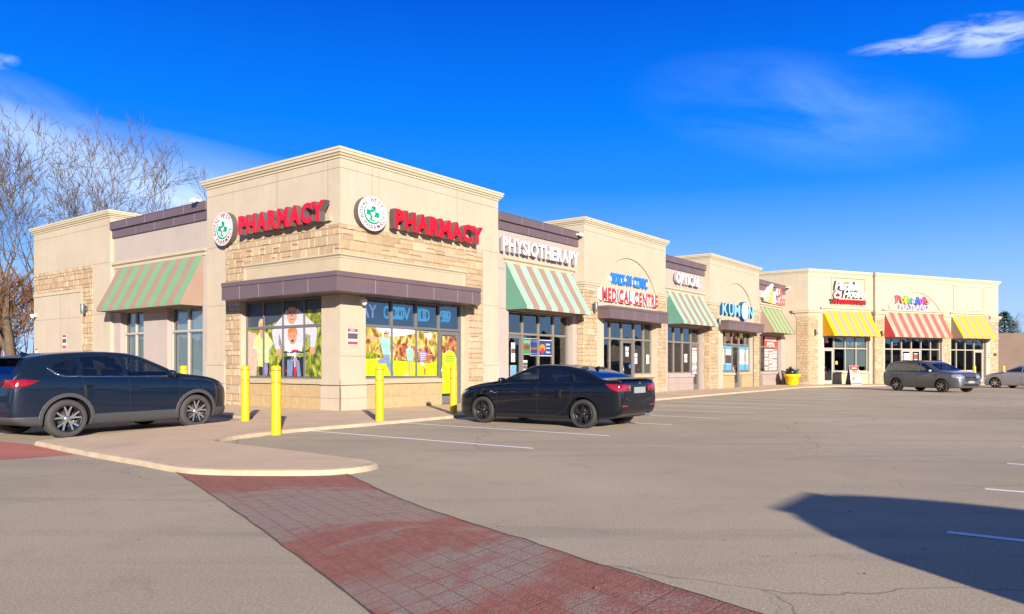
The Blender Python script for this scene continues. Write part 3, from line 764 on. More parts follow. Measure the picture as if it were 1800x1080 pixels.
def awning(F, root, x0, x1, zt, zb, proj, cols, side, n, first=0, zv=.12, label=None, under=None):
    mb = MB(F)
    w = (x1-x0)/n
    for k in range(n):
        a, b = x0+w*k, x0+w*(k+1); m = (k+first) % 2
        # slight sag of the cloth
        prev = None
        for s in range(5):
            t = s/4; yy = -.03-(proj-.03)*t; zz = zt+(zb+zv-zt)*t-.035*math.sin(math.pi*t)
            if prev: mb.poly([(a, yy, zz), (b, yy, zz), (b, prev[0], prev[1]), (a, prev[0], prev[1])], m)
            prev = (yy, zz)
        mb.poly([(a, -proj, zb), (b, -proj, zb), (b, -proj, zb+zv), (a, -proj, zb+zv)], m)
    c = mb.build('awning', cols, root, label)
    s = MB(F)
    for x, o in ((x0, 1), (x1, -1)):
        P = [(x, -.005, zb), (x, -proj+.004, zb), (x, -proj+.004, zb+zv), (x, -.03, zt-.004)]
        pts = [(x, -.03-(proj-.03)*t, zt+(zb+zv-zt)*t-.035*math.sin(math.pi*t)-.004) for t in (.25, .5, .75)]
        P = [(x, -.005, zb), (x, -proj+.004, zb), (x, -proj+.004, zb+zv)] + pts[::-1] + [(x, -.03, zt-.004), (x, -.005, zt-.004)]
        s.poly(P if o < 0 else P[::-1])
    s.poly([(x0, -.01, zb+.03), (x1, -.01, zb+.03), (x1, -proj+.01, zb+.03), (x0, -proj+.01, zb+.03)], 1)
    s.build('awning_side', [side, under or side], c)
    return c
def trim_bar(F, root, x0, x1, z0, z1, out=.12, m=trimc, name='trim'):
    mb = MB(F); h = z1-z0
    sweep(mb, [(x0, .02), (x0, 0), (x1, 0), (x1, .02)], [(0, z0), (.04, z0), (.045, z0+h*.4), (out*.7, z0+h*.5), (out, z0+h*.6), (out, z1), (0, z1)])
    return mb.build(name, m, root)
def metal_canopy(F, root, x0, x1, zb, zt, proj, panels, ret=None):
    mb = MB(F)
    mb.box(x0, x1, -proj, .0, zb, zt-.13); mb.box(x0-.02, x1+.02, -proj-.02, .0, zt-.118, zt); mb.box(x0+.01, x1-.01, -proj+.01, .0, zt-.13, zt-.118)
    for k in range(1, panels):
        x = x0+(x1-x0)*k/panels; mb.box(x-.006, x+.006, -proj-.003, -proj+.01, zb, zt-.13, 1, skip='b')
    return mb.build('metal_canopy', [metal_plum, seam_l], root)
def purple_cap(F, root, x0, x1, y=0, zt=7.1, zm=6.82, zb=6.5):
    mb = MB(F)
    mb.box(x0, x1, y-.16, y+.3, zm, zt); mb.box(x0, x1, y-.07, y+.25, zb, zm); mb.box(x0, x1, y-.175, y+.32, zt, zt+.02)
    n = max(3, int((x1-x0)/1.35))
    for k in range(1, n):
        x = x0+(x1-x0)*k/n; mb.box(x-.005, x+.005, y-.163, y, zm, zt, 1, skip='b'); x += .5*(x1-x0)/n*.8; mb.box(x-.005, x+.005, y-.073, y, zb, zm, 1, skip='b')
    return mb.build('metal_coping', [metal_plum, seam_l], root)
def wall_shell(F, root, x0, x1, zt, depth, mat, name='wall_block', y0=.36):
    mb = MB(F); mb.box(x0, x1, y0, depth, 0, zt, skip='fd'); mb.build(name, mat, root)

# ---------------------------------------------------------------- PHARMACY corner tower
ph = thing('pharmacy_store', 'tall cream corner tower shop with tan stone bands and plum metal canopy', 'shop', T(C.x, C.y, 0, math.atan2(r.y, r.x)))
opR = (.99, 5.78, 0, 3.52); opL = (-4.95, -.85, 0, 3.52)
w = MB(FR); wallpanel(w, 0, 7.5, 0, 7.55, 0, .34, [opR], 0, 'r'); w.M = FL; wallpanel(w, -6.95, 0, 0, 7.55, 0, .34, [opL], 0, 'l')
# flat roof & hidden sides
w.M = FR; w.box(.34, 7.5, .34, 6.95, 3.7, 7.2, skip='f'); w.build('wall', cream, ph)
st = MB(FR)
for fr_, x0, x1, xp0, xp1 in ((FR, 0.0, 6.58, 5.80, 6.58), (FL, -5.81, 0.0, -5.81, -5.0)):
    st.M = fr_
    if fr_ is FR:
        stones(st, .0, 6.58, 4.66, 5.58, 0); stones(st, 5.57, 6.58, 4.06, 4.66); stones(st, 5.80, 6.58, ZS, 4.06)
    else:
        stones(st, -5.81, 0, 4.66, 5.58, 0); stones(st, -5.81, -4.74, 4.06, 4.66); stones(st, -5.81, -4.97, ZS, 4.06)
st.build('stone_cladding', [stone, mortar], ph)
ba = MB(FR)
for fr_, rects in ((FR, [(0, 6.58, 4.66, 5.58), (5.57, 6.58, 4.06, 4.66), (5.80, 6.58, ZS, 4.06)]), (FL, [(-5.81, 0, 4.66, 5.58), (-5.81, -4.74, 4.06, 4.66), (-5.81, -4.97, ZS, 4.06)])):
    ba.M = fr_
    for a, b, c_, d in rects: ba.box(a, b, -.004, .01, c_, d, skip='b')
ba.build('mortar_bed', mortar, ph)
lint = MB(FR); lint.box(0, 5.57, -.03, .02, 4.04, 4.60, skip='b'); lint.M = FL; lint.box(-4.74, 0, -.031, .02, 4.04, 4.60, skip='b'); lint.build('lintel_panel', cream2, ph)
mo = MB(FL)
# mouldings and cornice wrap the corner: path in world coords
pa = [FL @ Vector((-4.74, 0, 0)), C.copy(), FR @ Vector((5.57, 0, 0))]
mo.M = Matrix(); sweep(mo, [tuple(p[:2]) for p in pa], [(.0, 4.58), (.045, 4.58), (.05, 4.62), (.10, 4.66), (.10, 4.70), (.0, 4.73)])
mo.M = FR; mo.box(5.45, 5.57, -.055, .0, 4.06, 4.58); mo.M = FL; mo.box(-4.74, -4.62, -.055, .0, 4.06, 4.58)
mo.build('moulding', trimc, ph)
co = MB(Matrix())
pa = [FL @ Vector((-6.95, 1.5, 0)), FL @ Vector((-6.95, 0, 0)), C.copy(), FR @ Vector((7.5, 0, 0)), FR @ Vector((7.5, 1.5, 0))]
sweep(co, [tuple(p[:2]) for p in pa], cornice_prof(7.50, 7.79)); co.build('cornice', capc, ph)
jo = MB(FR)
joints(jo, [(0, 7.22, 7.5, 7.22), (1.25, 5.62, 1.25, 7.5), (5.2, 5.62, 5.2, 7.5), (6.585, ZS, 6.585, 5.6), (6.6, 5.58, 7.5, 5.58), (6.6, 3.6, 7.5, 3.6)], 0)
joints(jo, [(0, 1.69, .98, 1.69)], 0)
jo.M = FL; joints(jo, [(-6.95, 7.22, 0, 7.22), (-.55, 5.62, -.55, 7.5), (-3.0, 5.62, -3.0, 7.5), (-6.95, 5.45, -5.82, 5.45), (-6.95, 3.45, -5.82, 3.45)], 0)
pmat('soft_joint', (.15, .12, .09), .95); merge_joints(jo, ph)
# base blocks of the pier and pilasters
bb = MB(FR); 
for fr_, a, b in ((FR, 0.0, .985), (FL, -.845, 0.0)):
    bb.M = fr_; z = ZS
    for h in (.36, .36): bb.box(a if fr_ is FL else a-.045, b+(.045 if fr_ is FL else 0)-(.0), -.045, .0, z+.004, z+h-.004); z += h
    bb.box(a if fr_ is FL else a-.07, b+(.07 if fr_ is FL else 0), -.07, .0, .84, 1.0)
for fr_, a, b in ((FR, 6.60, 7.5), (FL, -6.95, -5.83)):
    bb.M = fr_; bb.box(a, b, -.05, .0, ZS, .80); bb.box(a, b, -.05, .0, .81, 1.42); bb.box(a-.0, b, -.075, .0, 1.43, 1.55)
bb.build('pier_base', cream, ph)
can = MB(Matrix())
pr = .85
def wrap(mb, prj, z0, z1, m=0):
    a = FL @ Vector((-4.72-.0, 0, 0)); b = FR @ Vector((5.45, 0, 0))
    Aout = FL @ Vector((-4.72, -prj, 0)); Cout = C - r*prj - l*prj; Bout = FR @ Vector((5.45, -prj, 0))
    top = [a, Aout, Cout, Bout, b, C.copy()]
    mb.poly([(p.x, p.y, z1) for p in top], m); mb.poly([(p.x, p.y, z0) for p in reversed(top)], m)
    for p, q in ((a, Aout), (Aout, Cout), (Cout, Bout), (Bout, b)): mb.poly([(p.x, p.y, z0), (q.x, q.y, z0), (q.x, q.y, z1), (p.x, p.y, z1)], m)
wrap(can, pr, 3.50, 3.90); wrap(can, pr-.012, 3.90, 3.915); wrap(can, pr+.02, 3.915, 4.05)
can.M = FR
for x in (.6, 1.9, 3.1, 4.25, 5.0): can.box(x-.006, x+.006, -pr-.003, -pr+.01, 3.50, 3.90, 1, skip='b')
can.M = FL
for x in (-.4, -1.55, -2.75, -3.75): can.box(x-.006, x+.006, -pr-.003, -pr+.01, 3.50, 3.90, 1, skip='b')
can.build('metal_canopy', [metal_plum, seam_l], ph, 'plum metal canopy wrapping the corner')
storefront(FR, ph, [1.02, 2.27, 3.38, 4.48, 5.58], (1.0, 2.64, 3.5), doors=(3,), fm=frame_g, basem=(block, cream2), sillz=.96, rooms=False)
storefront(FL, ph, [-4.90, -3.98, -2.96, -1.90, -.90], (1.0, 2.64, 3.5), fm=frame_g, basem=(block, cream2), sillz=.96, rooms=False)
rm = MB(FR); rm.poly([(.4, 6.4, 0), (7, 6.4, 0), (7, 6.4, 3.65), (.4, 6.4, 3.65)]); rm.poly([(7, 6.4, 0), (7, .4, 0), (7, .4, 3.65), (7, 6.4, 3.65)]); rm.poly([(.4, .4, .02), (7, .4, .02), (7, 6.4, .02), (.4, 6.4, .02)]); rm.poly([(.4, 6.4, 3.65), (7, 6.4, 3.65), (7, .4, 3.65), (.4, .4, 3.65)]); rm.box(2.5, 5.5, 3, 3.6, .03, 1.5); rm.build('interior', inner, ph)
jb = MB(FR); jb.box(5.61, 5.78, .18, .34, ZS, 3.5); jb.build('jamb', cream2, ph)

# generic pieces of the arched cream units -------------------------------------------------
def arch_unit(F, root, x0, x1, y, top, pier_w, depth=2.6, archc=None, archr=None, openx=None, zcap=(4.66, 5.06), cap=True, groove=7.2, canopy=None):
    w = MB(F)
    holes = [(openx[0], openx[1], 0, 3.52)]
    wallpanel(w, x0, x1, 0, top-.22, y, .5, holes)
    w.box(x0, x1, y+.5, depth, 3.7, top-.2, skip='f')
    w.build('wall', cream, root)
    co = MB(F); sweep(co, [(x0, depth), (x0, y), (x1, y), (x1, depth)], cornice_prof(top-.28, top)); co.build('cornice', capc, root)
    s = MB(F); pl, pr_ = pier_w
    stones(s, x0, pl, ZS, zcap[0], y); stones(s, pr_, x1, ZS, zcap[0], y)
    # left side of the pier
    sv = s.M
    s.M = F @ Matrix.Translation((x0, y, 0)) @ Matrix.Rotation(-math.pi/2, 4, 'Z')
    stones(s, -.35, 0, ZS, zcap[0], 0)
    s.M = sv; s.build('stone_pier', [stone, mortar], root)
    m_ = MB(F); m_.box(x0, pl, y-.004, y+.01, ZS, zcap[0], skip='b'); m_.box(pr_, x1, y-.004, y+.01, ZS, zcap[0], skip='b'); m_.build('mortar_bed', mortar, root)
    c = MB(F)
    sweep(c, [(x0, y+.38), (x0, y), (pl, y), (pl, y+.02)], capital_prof(*zcap)); sweep(c, [(pr_, y+.02), (pr_, y), (x1, y), (x1, y+.3)], capital_prof(*zcap))
    c.build('capital', trimc, root)
    if archc:
        a = MB(F); cx, cz = archc
        for R0, R1, out in ((archr, archr+.03, .045), (archr-.36, archr-.03, .02)):
            pass
        n = 36
        lim = math.asin((zcap[1]-.02-cz)/archr)
        def arc(Ra, Rb, out, m=0):
            for k in range(n):
                t0, t1 = lim+(math.pi-2*lim)*k/n, lim+(math.pi-2*lim)*(k+1)/n
                p = [(cx-math.cos(t0)*Ra, cz+math.sin(t0)*Ra), (cx-math.cos(t1)*Ra, cz+math.sin(t1)*Ra), (cx-math.cos(t1)*Rb, cz+math.sin(t1)*Rb), (cx-math.cos(t0)*Rb, cz+math.sin(t0)*Rb)]
                a.poly([(q[0], y-out, q[1]) for q in (p[0], p[3], p[2], p[1])][::-1] if False else [(p[0][0], y-out, p[0][1]), (p[3][0], y-out, p[3][1]), (p[2][0], y-out, p[2][1]), (p[1][0], y-out, p[1][1])], m)
                a.poly([(p[1][0], y-out, p[1][1]), (p[1][0], y, p[1][1]), (p[0][0], y, p[0][1]), (p[0][0], y-out, p[0][1])], m)
                a.poly([(p[3][0], y-out, p[3][1]), (p[3][0], y, p[3][1]), (p[2][0], y, p[2][1]), (p[2][0], y-out, p[2][1])], m)
        arc(archr, archr-.38, .06); arc(archr+.06, archr, .03)
        a.build('arch_moulding', cream, root)
    j = MB(F); joints(j, [(x0, groove, x1, groove)], y); merge_joints(j, root)

# ---------------------------------------------------------------- PHYSIOTHERAPY
mint = pmat('mint_cloth', (.26, .43, .32), .85, var=.07, vscale=1.3, bump=.6, bscale=2.2); taupe = pmat('taupe_cloth', (.26, .175, .135), .85, var=.07, vscale=1.3, bump=.6, bscale=2.2); teal = pmat('teal_cloth', (.08, .20, .15), .85, var=.07, vscale=1.3, bump=.6, bscale=2.2)
under = pmat('awning_underside', (.20, .13, .10), .9)
def plum_unit(F, root, x0, x1, y, op, depth=6, cap=None):
    w = MB(F); wallpanel(w, x0, x1, 0, 6.6, y, .34, op); w.box(x0, x1, y+.34, depth, 3.7, 6.9, skip='f'); w.build('wall', plum, root)
    purple_cap(F, root, (cap or (x0, x1))[0], (cap or (x0, x1))[1], y)
py_ = thing('physiotherapy_shop', 'mauve shop between the corner tower and the walk-in clinic, teal and taupe striped awning', 'shop', FR @ T(10.3, 0))
plum_unit(FR, py_, 7.5, 13.1, .08, [(8.25, 12.75, 0, 3.52)], cap=(7.5, 13.1))
trim_bar(FR @ T(0, .08), py_, 8.0, 12.72, 5.28, 5.53)
awning(FR @ T(0, .08), py_, 8.08, 12.6, 5.28, 3.52, .98, [mint, taupe], teal, 11, 0, under=under, label='mint and taupe striped awning with teal sides')
storefront(FR @ T(0, .08), py_, [8.35, 9.42, 10.52, 11.58, 12.62], (1.0, 2.65, 3.5), doors=(0,), fm=frame_m, dm=frame_g, basem=(plumt, plum), sillz=.96)
j = MB(FR); joints(j, [(7.5, 5.05, 8.0, 5.05), (7.5, 3.55, 8.2, 3.55)], .08); merge_joints(j, py_)

# ---------------------------------------------------------------- MEDICAL CENTRE
md_ = thing('clinic_shop', 'cream arched walk-in clinic shop with two stone piers, first arch after the corner tower', 'shop', FR @ T(17, 0))
arch_unit(FR, md_, 13.1, 20.95, -.28, 7.74, (14.15, 20.0), archc=(17.05, 3.23), archr=3.55, openx=(14.75, 19.95))
metal_canopy(FR @ T(0, -.28), md_, 14.2, 19.95, 3.48, 4.03, .62, 5)
storefront(FR @ T(0, -.18), md_, [14.85, 15.83, 16.93, 18.13, 19.13, 19.9], (1.0, 2.66, 3.5), doors=(2,), fm=frame_m, dm=frame_g, basem=(block, cream2), sillz=.96)
# ---------------------------------------------------------------- OPTICAL
op_ = thing('optical_shop', 'mauve optical shop between the clinic arch and the learning centre arch, teal sided awning', 'shop', FR @ T(24, 0))
plum_unit(FR, op_, 20.96, 26.6, .08, [(21.95, 26.5, 0, 3.52)], cap=(20.96, 26.6))
trim_bar(FR @ T(0, .08), op_, 21.75, 26.5, 5.28, 5.55)
awning(FR @ T(0, .08), op_, 21.85, 26.4, 5.28, 3.58, .95, [mint, taupe], teal, 11, 0, under=under, label='mint and taupe striped awning with teal sides')
storefront(FR @ T(0, .08), op_, [22.1, 23.1, 24.2, 25.3, 26.35], (1.0, 2.68, 3.5), doors=(3,), fm=frame_m, dm=frame_g, basem=(plumt, plum), sillz=.9)
# ---------------------------------------------------------------- KUMON
ku = thing('learning_centre', 'cream arched learning centre with blue striped window posters, second arch after the corner tower', 'shop', FR @ T(30.6, 0))
arch_unit(FR, ku, 26.6, 34.7, -.28, 7.76, (27.8, 33.7), archc=(30.65, 3.23), archr=3.55, openx=(28.55, 33.75))
metal_canopy(FR @ T(0, -.28), ku, 27.85, 33.8, 3.50, 4.05, .62, 5)
storefront(FR @ T(0, -.18), ku, [28.65, 29.65, 30.75, 31.95, 33.0, 33.7], (1.0, 2.72, 3.5), doors=(2,), fm=frame_m, dm=frame_g, basem=(block, cream2), sillz=.96)
# ---------------------------------------------------------------- PIZZA
lgreen = pmat('light_green_cloth', (.20, .39, .14), .85, var=.07, vscale=1.3, bump=.6, bscale=2.2)
pz = thing('pizza_shop', 'narrow mauve pizza shop in the inner corner of the plaza, light green striped awning', 'shop', FR @ T(38, 0))
plum_unit(FR, pz, 34.7, 41.2, .08, [(35.2, 40.3, 0, 3.52)], cap=(34.7, 41.1))
trim_bar(FR @ T(0, .08), pz, 35.9, 40.5, 5.36, 5.62)
awning(FR @ T(0, .08), pz, 36.0, 40.3, 5.34, 3.62, .95, [lgreen, taupe], taupe, 10, 0, under=under, label='light green and taupe striped awning')
storefront(FR @ T(0, .08), pz, [35.3, 36.5, 38.2, 40.1], (1.0, 2.7, 3.5), doors=(0,), fm=frame_m, dm=frame_g, basem=(plumt, plum), sillz=.96)

# ---------------------------------------------------------------- left side: mauve wall and cream end block
sw = thing('side_wing', 'mauve side wall with green and taupe awning left of the corner tower', 'shop', FL @ T(-10.5, 0))
w = MB(FL); wallpanel(w, -13.75, -6.95, 0, 6.6, .08, .34, [(-13.2, -11.4, .9, 3.6), (-9.7, -7.35, .3, 3.6)]); w.box(-13.75, -6.95, .42, 6, 3.7, 6.9, skip='f'); w.build('wall', plum, sw)
purple_cap(FL, sw, -13.75, -6.95, .08)
trim_bar(FL @ T(0, .08), sw, -13.6, -7.2, 5.27, 5.52)
grn = pmat('green_cloth', (.135, .275, .15), .85, var=.07, vscale=1.3, bump=.6, bscale=2.2)
awning(FL @ T(0, .08), sw, -13.3, -7.3, 5.27, 3.50, .88, [grn, taupe], taupe, 14, 1, under=under, label='green and taupe striped awning')
blind = pmat('pale_blind', (.55, .66, .66), .8, var=.12, vscale=9)
glassl = glass_mat('pale_glass', (.85, .9, .9), .12)
for xs in ([-13.15, -12.3, -11.45], [-9.65, -8.55, -7.4]):
    storefront(FL @ T(0, .08), sw, xs, (.35, 2.67, 3.55), fm=frame_w, rooms=False, glass=glassl, y=.22)
    b = MB(FL); n = int((xs[-1]-xs[0])/.09)
    for k in range(n):
        x = xs[0]+.04+(xs[-1]-xs[0]-.08)*k/n; b.poly([(x, .42, .3), (x+.085, .445, .3), (x+.085, .445, 3.5), (x, .42, 3.5)])
    b.build('blind', blind, sw)
j = MB(FL); joints(j, [(-13.75, 3.6, -13.3, 3.6), (-11.2, 3.4, -9.9, 3.4)], .08); merge_joints(j, sw)
eb = thing('end_block', 'cream end block with stone frame at the far left of the plaza', 'shop', FL @ T(-17.5, 0))
w = MB(FL); wallpanel(w, -20.9, -13.75, 0, 7.4, -.06, .4, []); w.box(-20.9, -13.75, .34, 5.0, 0, 7.35, skip='fd'); w.build('wall', cream, eb)
co = MB(FL); sweep(co, [(-20.9, 5.0), (-20.9, -.06), (-13.75, -.06), (-13.75, 5.0)], cornice_prof(7.34, 7.62)); co.build('cornice', capc, eb)
s = MB(FL); stones(s, -20.9, -15.2, 4.64, 5.55, -.06); stones(s, -16.1, -15.2, ZS, 4.64, -.06)
s.build('stone_cladding', [stone, mortar], eb)
s = MB(FL); s.box(-20.9, -15.2, -.064, -.05, 4.64, 5.55, skip='b'); s.box(-16.1, -15.2, -.064, -.05, ZS, 4.64, skip='b'); s.build('mortar_bed', mortar, eb)
s = MB(FL); s.box(-20.9, -16.1, -.10, -.05, 4.50, 4.64); s.box(-16.2, -16.1, -.10, -.05, ZS, 4.50); s.build('moulding', trimc, eb)
j = MB(FL); joints(j, [(-20.9, 7.05, -13.75, 7.05), (-20.9, 3.45, -16.2, 3.45), (-18.2, ZS, -18.2, 4.5), (-15.2, 5.55, -13.75, 5.55), (-15.2, 3.5, -13.75, 3.5)], -.06); merge_joints(j, eb)

# ---------------------------------------------------------------- far wing
wg = [('restaurant_shop', 'cream restaurant shop with yellow striped awning at the corner of the far wing'), ('playland_shop', 'cream playland shop with faint arch and red striped awning'), ('end_shop', 'cream end shop with blank sign panel and yellow striped awning at the far right')]
ws = [thing(n_, l_, 'shop', FW @ T(x, 0)) for (n_, l_), x in zip(wg, (3, 10, 17.5))]
TOP = 8.26
# restaurant: two faces
w = MB(FW); wallpanel(w, 0, 6.35, 0, TOP-.25, 0, .4, [(1.5, 6.0, 0, 3.52)], 0, 'r'); w.box(.4, 6.35, .4, 8, 3.7, TOP-.3, skip='f')
w.M = FE; wallpanel(w, -9.5, 0, 0, TOP-.25, 0, .4, [], 0, 'l'); w.build('wall', cream, ws[0])
s = MB(FW); stones(s, 0, .95, ZS, 4.9); s.M = FE; stones(s, -.82, 0, ZS, 4.9); s.build('stone_pier', [stone, mortar], ws[0])
s = MB(FW); s.box(0, .95, -.004, .01, ZS, 4.9, skip='b'); s.M = FE; s.box(-.82, 0, -.004, .01, ZS, 4.9, skip='b'); s.build('mortar_bed', mortar, ws[0])
c = MB(Matrix()); pa = [FE @ Vector((-.85, .02, 0)), FE @ Vector((-.85, 0, 0)), E_.copy(), FW @ Vector((1.3, 0, 0)), FW @ Vector((1.3, .02, 0))]
sweep(c, [tuple(p[:2]) for p in pa], capital_prof(4.9, 5.4, .22)); c.build('capital', trimc, ws[0])
c = MB(Matrix()); pa = [FE @ Vector((-9.5, 0, 0)), E_.copy(), FW @ Vector((6.35, 0, 0))]
sweep(c, [tuple(p[:2]) for p in pa], cornice_prof(TOP-.30, TOP)); c.build('cornice', capc, ws[0])
mids = [(ws[1], 6.35, 14.1, -.22), (ws[2], 14.1, 20.42, -.12)]
for root, x0, x1, y in mids:
    w = MB(FW); ho = (7.35, 13.6) if root is ws[1] else (14.75, 18.95)
    wallpanel(w, x0, x1, 0, TOP-.25, y, .45, [(ho[0], ho[1], 0, 3.52)]); w.box(x0, x1, y+.45, 8, 3.7, TOP-.3, skip='f'); w.build('wall', cream, root)
    c = MB(FW); sweep(c, [(x0, 1.0), (x0, y), (x1, y), (x1, 7)], cornice_prof(TOP-.30, TOP)); c.build('cornice', capc, root)
s = MB(FW); stones(s, 6.35, 7.2, ZS, 4.95, -.22); s.M = FW @ T(6.35, -.22) @ Matrix.Rotation(-math.pi/2, 4, 'Z'); stones(s, -.22, 0, ZS, 4.95); s.M = FW; stones(s, 13.7, 14.1, ZS, 4.95, -.22); s.build('stone_pier', [stone, mortar], ws[1])
c = MB(FW); sweep(c, [(6.35, .2), (6.35, -.22), (7.25, -.22), (7.25, -.2)], capital_prof(4.95, 5.42, .2)); sweep(c, [(13.65, -.2), (13.65, -.22), (14.1, -.22), (14.1, 0)], capital_prof(4.95, 5.42, .2)); c.build('capital', trimc, ws[1])
s = MB(FW); stones(s, 14.1, 14.65, ZS, 4.95, -.12); stones(s, 19.45, 20.42, ZS, 4.95, -.12); s.build('stone_pier', [stone, mortar], ws[2])
c = MB(FW); sweep(c, [(14.1, .0), (14.1, -.12), (14.65, -.12), (14.65, -.1)], capital_prof(4.95, 5.42, .2)); sweep(c, [(19.4, -.1), (19.4, -.12), (20.42, -.12), (20.42, .9)], capital_prof(4.95, 5.42, .2)); c.build('capital', trimc, ws[2])
for rt, xx, yy in ((ws[1], (6.35, 7.2), -.22), (ws[1], (13.7, 14.1), -.22), (ws[2], (14.1, 14.65), -.12), (ws[2], (19.45, 20.42), -.12)):
    s = MB(FW); s.box(xx[0], xx[1], yy-.004, yy+.01, ZS, 4.95, skip='b'); s.build('mortar_bed', mortar, rt)
def inset(F, root, x0, x1, z0, z1, y):
    mb = MB(F)
    for (a, b, c_, d) in ((x0, x1, z0, z0+.1), (x0, x1, z1-.1, z1), (x0, x0+.1, z0+.1, z1-.1), (x1-.1, x1, z0+.1, z1-.1)): mb.box(a, b, y-.05, y, c_, d)
    mb.build('sign_panel_frame', trimc, root)
inset(FW, ws[0], 2.2, 5.6, 5.75, 7.85, 0); inset(FW, ws[2], 15.0, 18.6, 5.75, 7.75, -.12)
a = MB(FW); n = 30
for k in range(n):
    t0, t1 = math.pi*k/n, math.pi*(k+1)/n; cx, cz, Ra, Rb = 10.6, 3.66, 3.69, 3.33
    p = [(cx-math.cos(t)*q, cz+math.sin(t)*q) for t, q in ((t0, Ra), (t0, Rb), (t1, Rb), (t1, Ra))]
    if min(q[1] for q in p) < 5.45: continue
    a.poly([(q[0], -.28, q[1]) for q in p]); a.poly([(p[3][0], -.28, p[3][1]), (p[3][0], -.22, p[3][1]), (p[0][0], -.22, p[0][1]), (p[0][0], -.28, p[0][1])]); a.poly([(p[1][0], -.28, p[1][1]), (p[1][0], -.22, p[1][1]), (p[2][0], -.22, p[2][1]), (p[2][0], -.28, p[2][1])])
a.build('arch_moulding', cream, ws[1])
for rt, x0, x1, y in ((ws[0], .0, 6.35, 0), (ws[1], 6.35, 14.1, -.22), (ws[2], 14.1, 20.42, -.12)):
    j = MB(FW); joints(j, [(x0, 7.72, x1, 7.72)], y, .02); merge_joints(j, rt)
yel = pmat('yellow_cloth', (.56, .36, .0), .8, var=.07, vscale=1.3, bump=.6, bscale=2.2); pk = pmat('pinkish_taupe_cloth', (.30, .225, .18), .85, var=.07, vscale=1.3, bump=.6, bscale=2.2); redc = pmat('red_cloth', (.58, .085, .065), .8, var=.07, vscale=1.3, bump=.6, bscale=2.2); beige = pmat('beige_cloth', (.33, .26, .20), .85, var=.07, vscale=1.3, bump=.6, bscale=2.2)
red_side = pmat('red_side_cloth', (.62, .07, .05), .8, var=.07, vscale=1.3, bump=.6, bscale=2.2)
trim_bar(FW, ws[0], 1.25, 6.1, 5.36, 5.62, .14); awning(FW, ws[0], 1.37, 5.95, 5.36, 3.52, 1.05, [yel, pk], pmat('orange_yellow_cloth', (.62, .30, .0), .8, var=.07, vscale=1.3, bump=.6, bscale=2.2), 11, 0, under=under, label='yellow striped awning with orange-yellow side')
trim_bar(FW @ T(0, -.22), ws[1], 7.2, 13.6, 5.38, 5.62, .14); awning(FW @ T(0, -.22), ws[1], 7.28, 13.5, 5.36, 3.52, .95, [redc, beige], red_side, 14, 1, under=under, label='red and beige striped awning')
trim_bar(FW @ T(0, -.12), ws[2], 14.7, 19.2, 5.38, 5.60, .14); awning(FW @ T(0, -.12), ws[2], 14.75, 19.0, 5.36, 3.54, 1.0, [yel, pk], pmat('brown_side_cloth', (.33, .23, .18), .85, var=.07, vscale=1.3, bump=.6, bscale=2.2), 10, 0, under=under, label='yellow striped awning with brown side')
storefront(FW, ws[0], [1.6, 2.63, 3.75, 4.83, 5.93], (1.0, 2.66, 3.5), doors=(0,), fm=frame_w, basem=(cream2, cream2), sillz=.96, y=.22)
storefront(FW @ T(0, -.22), ws[1], [7.43, 8.3, 9.31, 10.38, 11.44, 12.5, 13.5], (1.0, 2.66, 3.5), doors=(2, 3), fm=frame_w, basem=(cream2, cream2), sillz=.96, y=.22)
storefront(FW @ T(0, -.12), ws[2], [14.85, 15.6, 16.65, 17.7, 18.85], (1.0, 2.66, 3.5), doors=(3,), fm=frame_w, basem=(cream2, cream2), sillz=.96, y=.22)
# roller blinds behind the restaurant windows
b = MB(FW); rb = pmat('roller_blind', (.46, .50, .49), .8, var=.05)
for a0, a1, z0, z1 in ((2.66, 3.72, 2.7, 3.5), (3.78, 4.8, 1.12, 3.5), (4.86, 5.9, 1.35, 3.5)): b.box(a0, a1, .32, .335, z0, z1)
b.build('roller_blind', rb, ws[0])

# ================================================================ signs
def sign_thing(name, label, cat, F, x, z, group=None): return thing(name, label, cat, F @ T(x, 0, 0) @ Matrix.Translation((0, 0, z)), group)
def channel(txt, F, x0, x1, z0, z1, label, face, side, depth=.16, bold=.03, y=-.05, space=1.0, name='sign', raceway=None, shear=0, extra=None):
    s = sign_thing(name, label, 'sign', F, (x0+x1)/2, z0)
    text(txt, F, x0, z0, x1-x0, z1-z0, y, depth, bold, face, side, 'letters', s, shear, space)
    if raceway:
        mb = MB(F); mb.box(x0+.05, x1-.05, y, -.0, (z0+z1)/2-.07-raceway, (z0+z1)/2+.07-raceway); mb.build('raceway', cream2, s)
    return s
s1 = channel('PHARMACY', FR, 1.88, 6.2, 5.66, 6.29, 'red PHARMACY letters on the right hand face of the corner tower', redl, darkl, .22, .055, -.12, 1.14, raceway=.2)
s2 = channel('PHARMACY', FL, -4.59, -.3, 5.64, 6.26, 'red PHARMACY letters on the left hand face of the corner tower', redl, darkl, .22, .055, -.12, 1.14, raceway=.2)
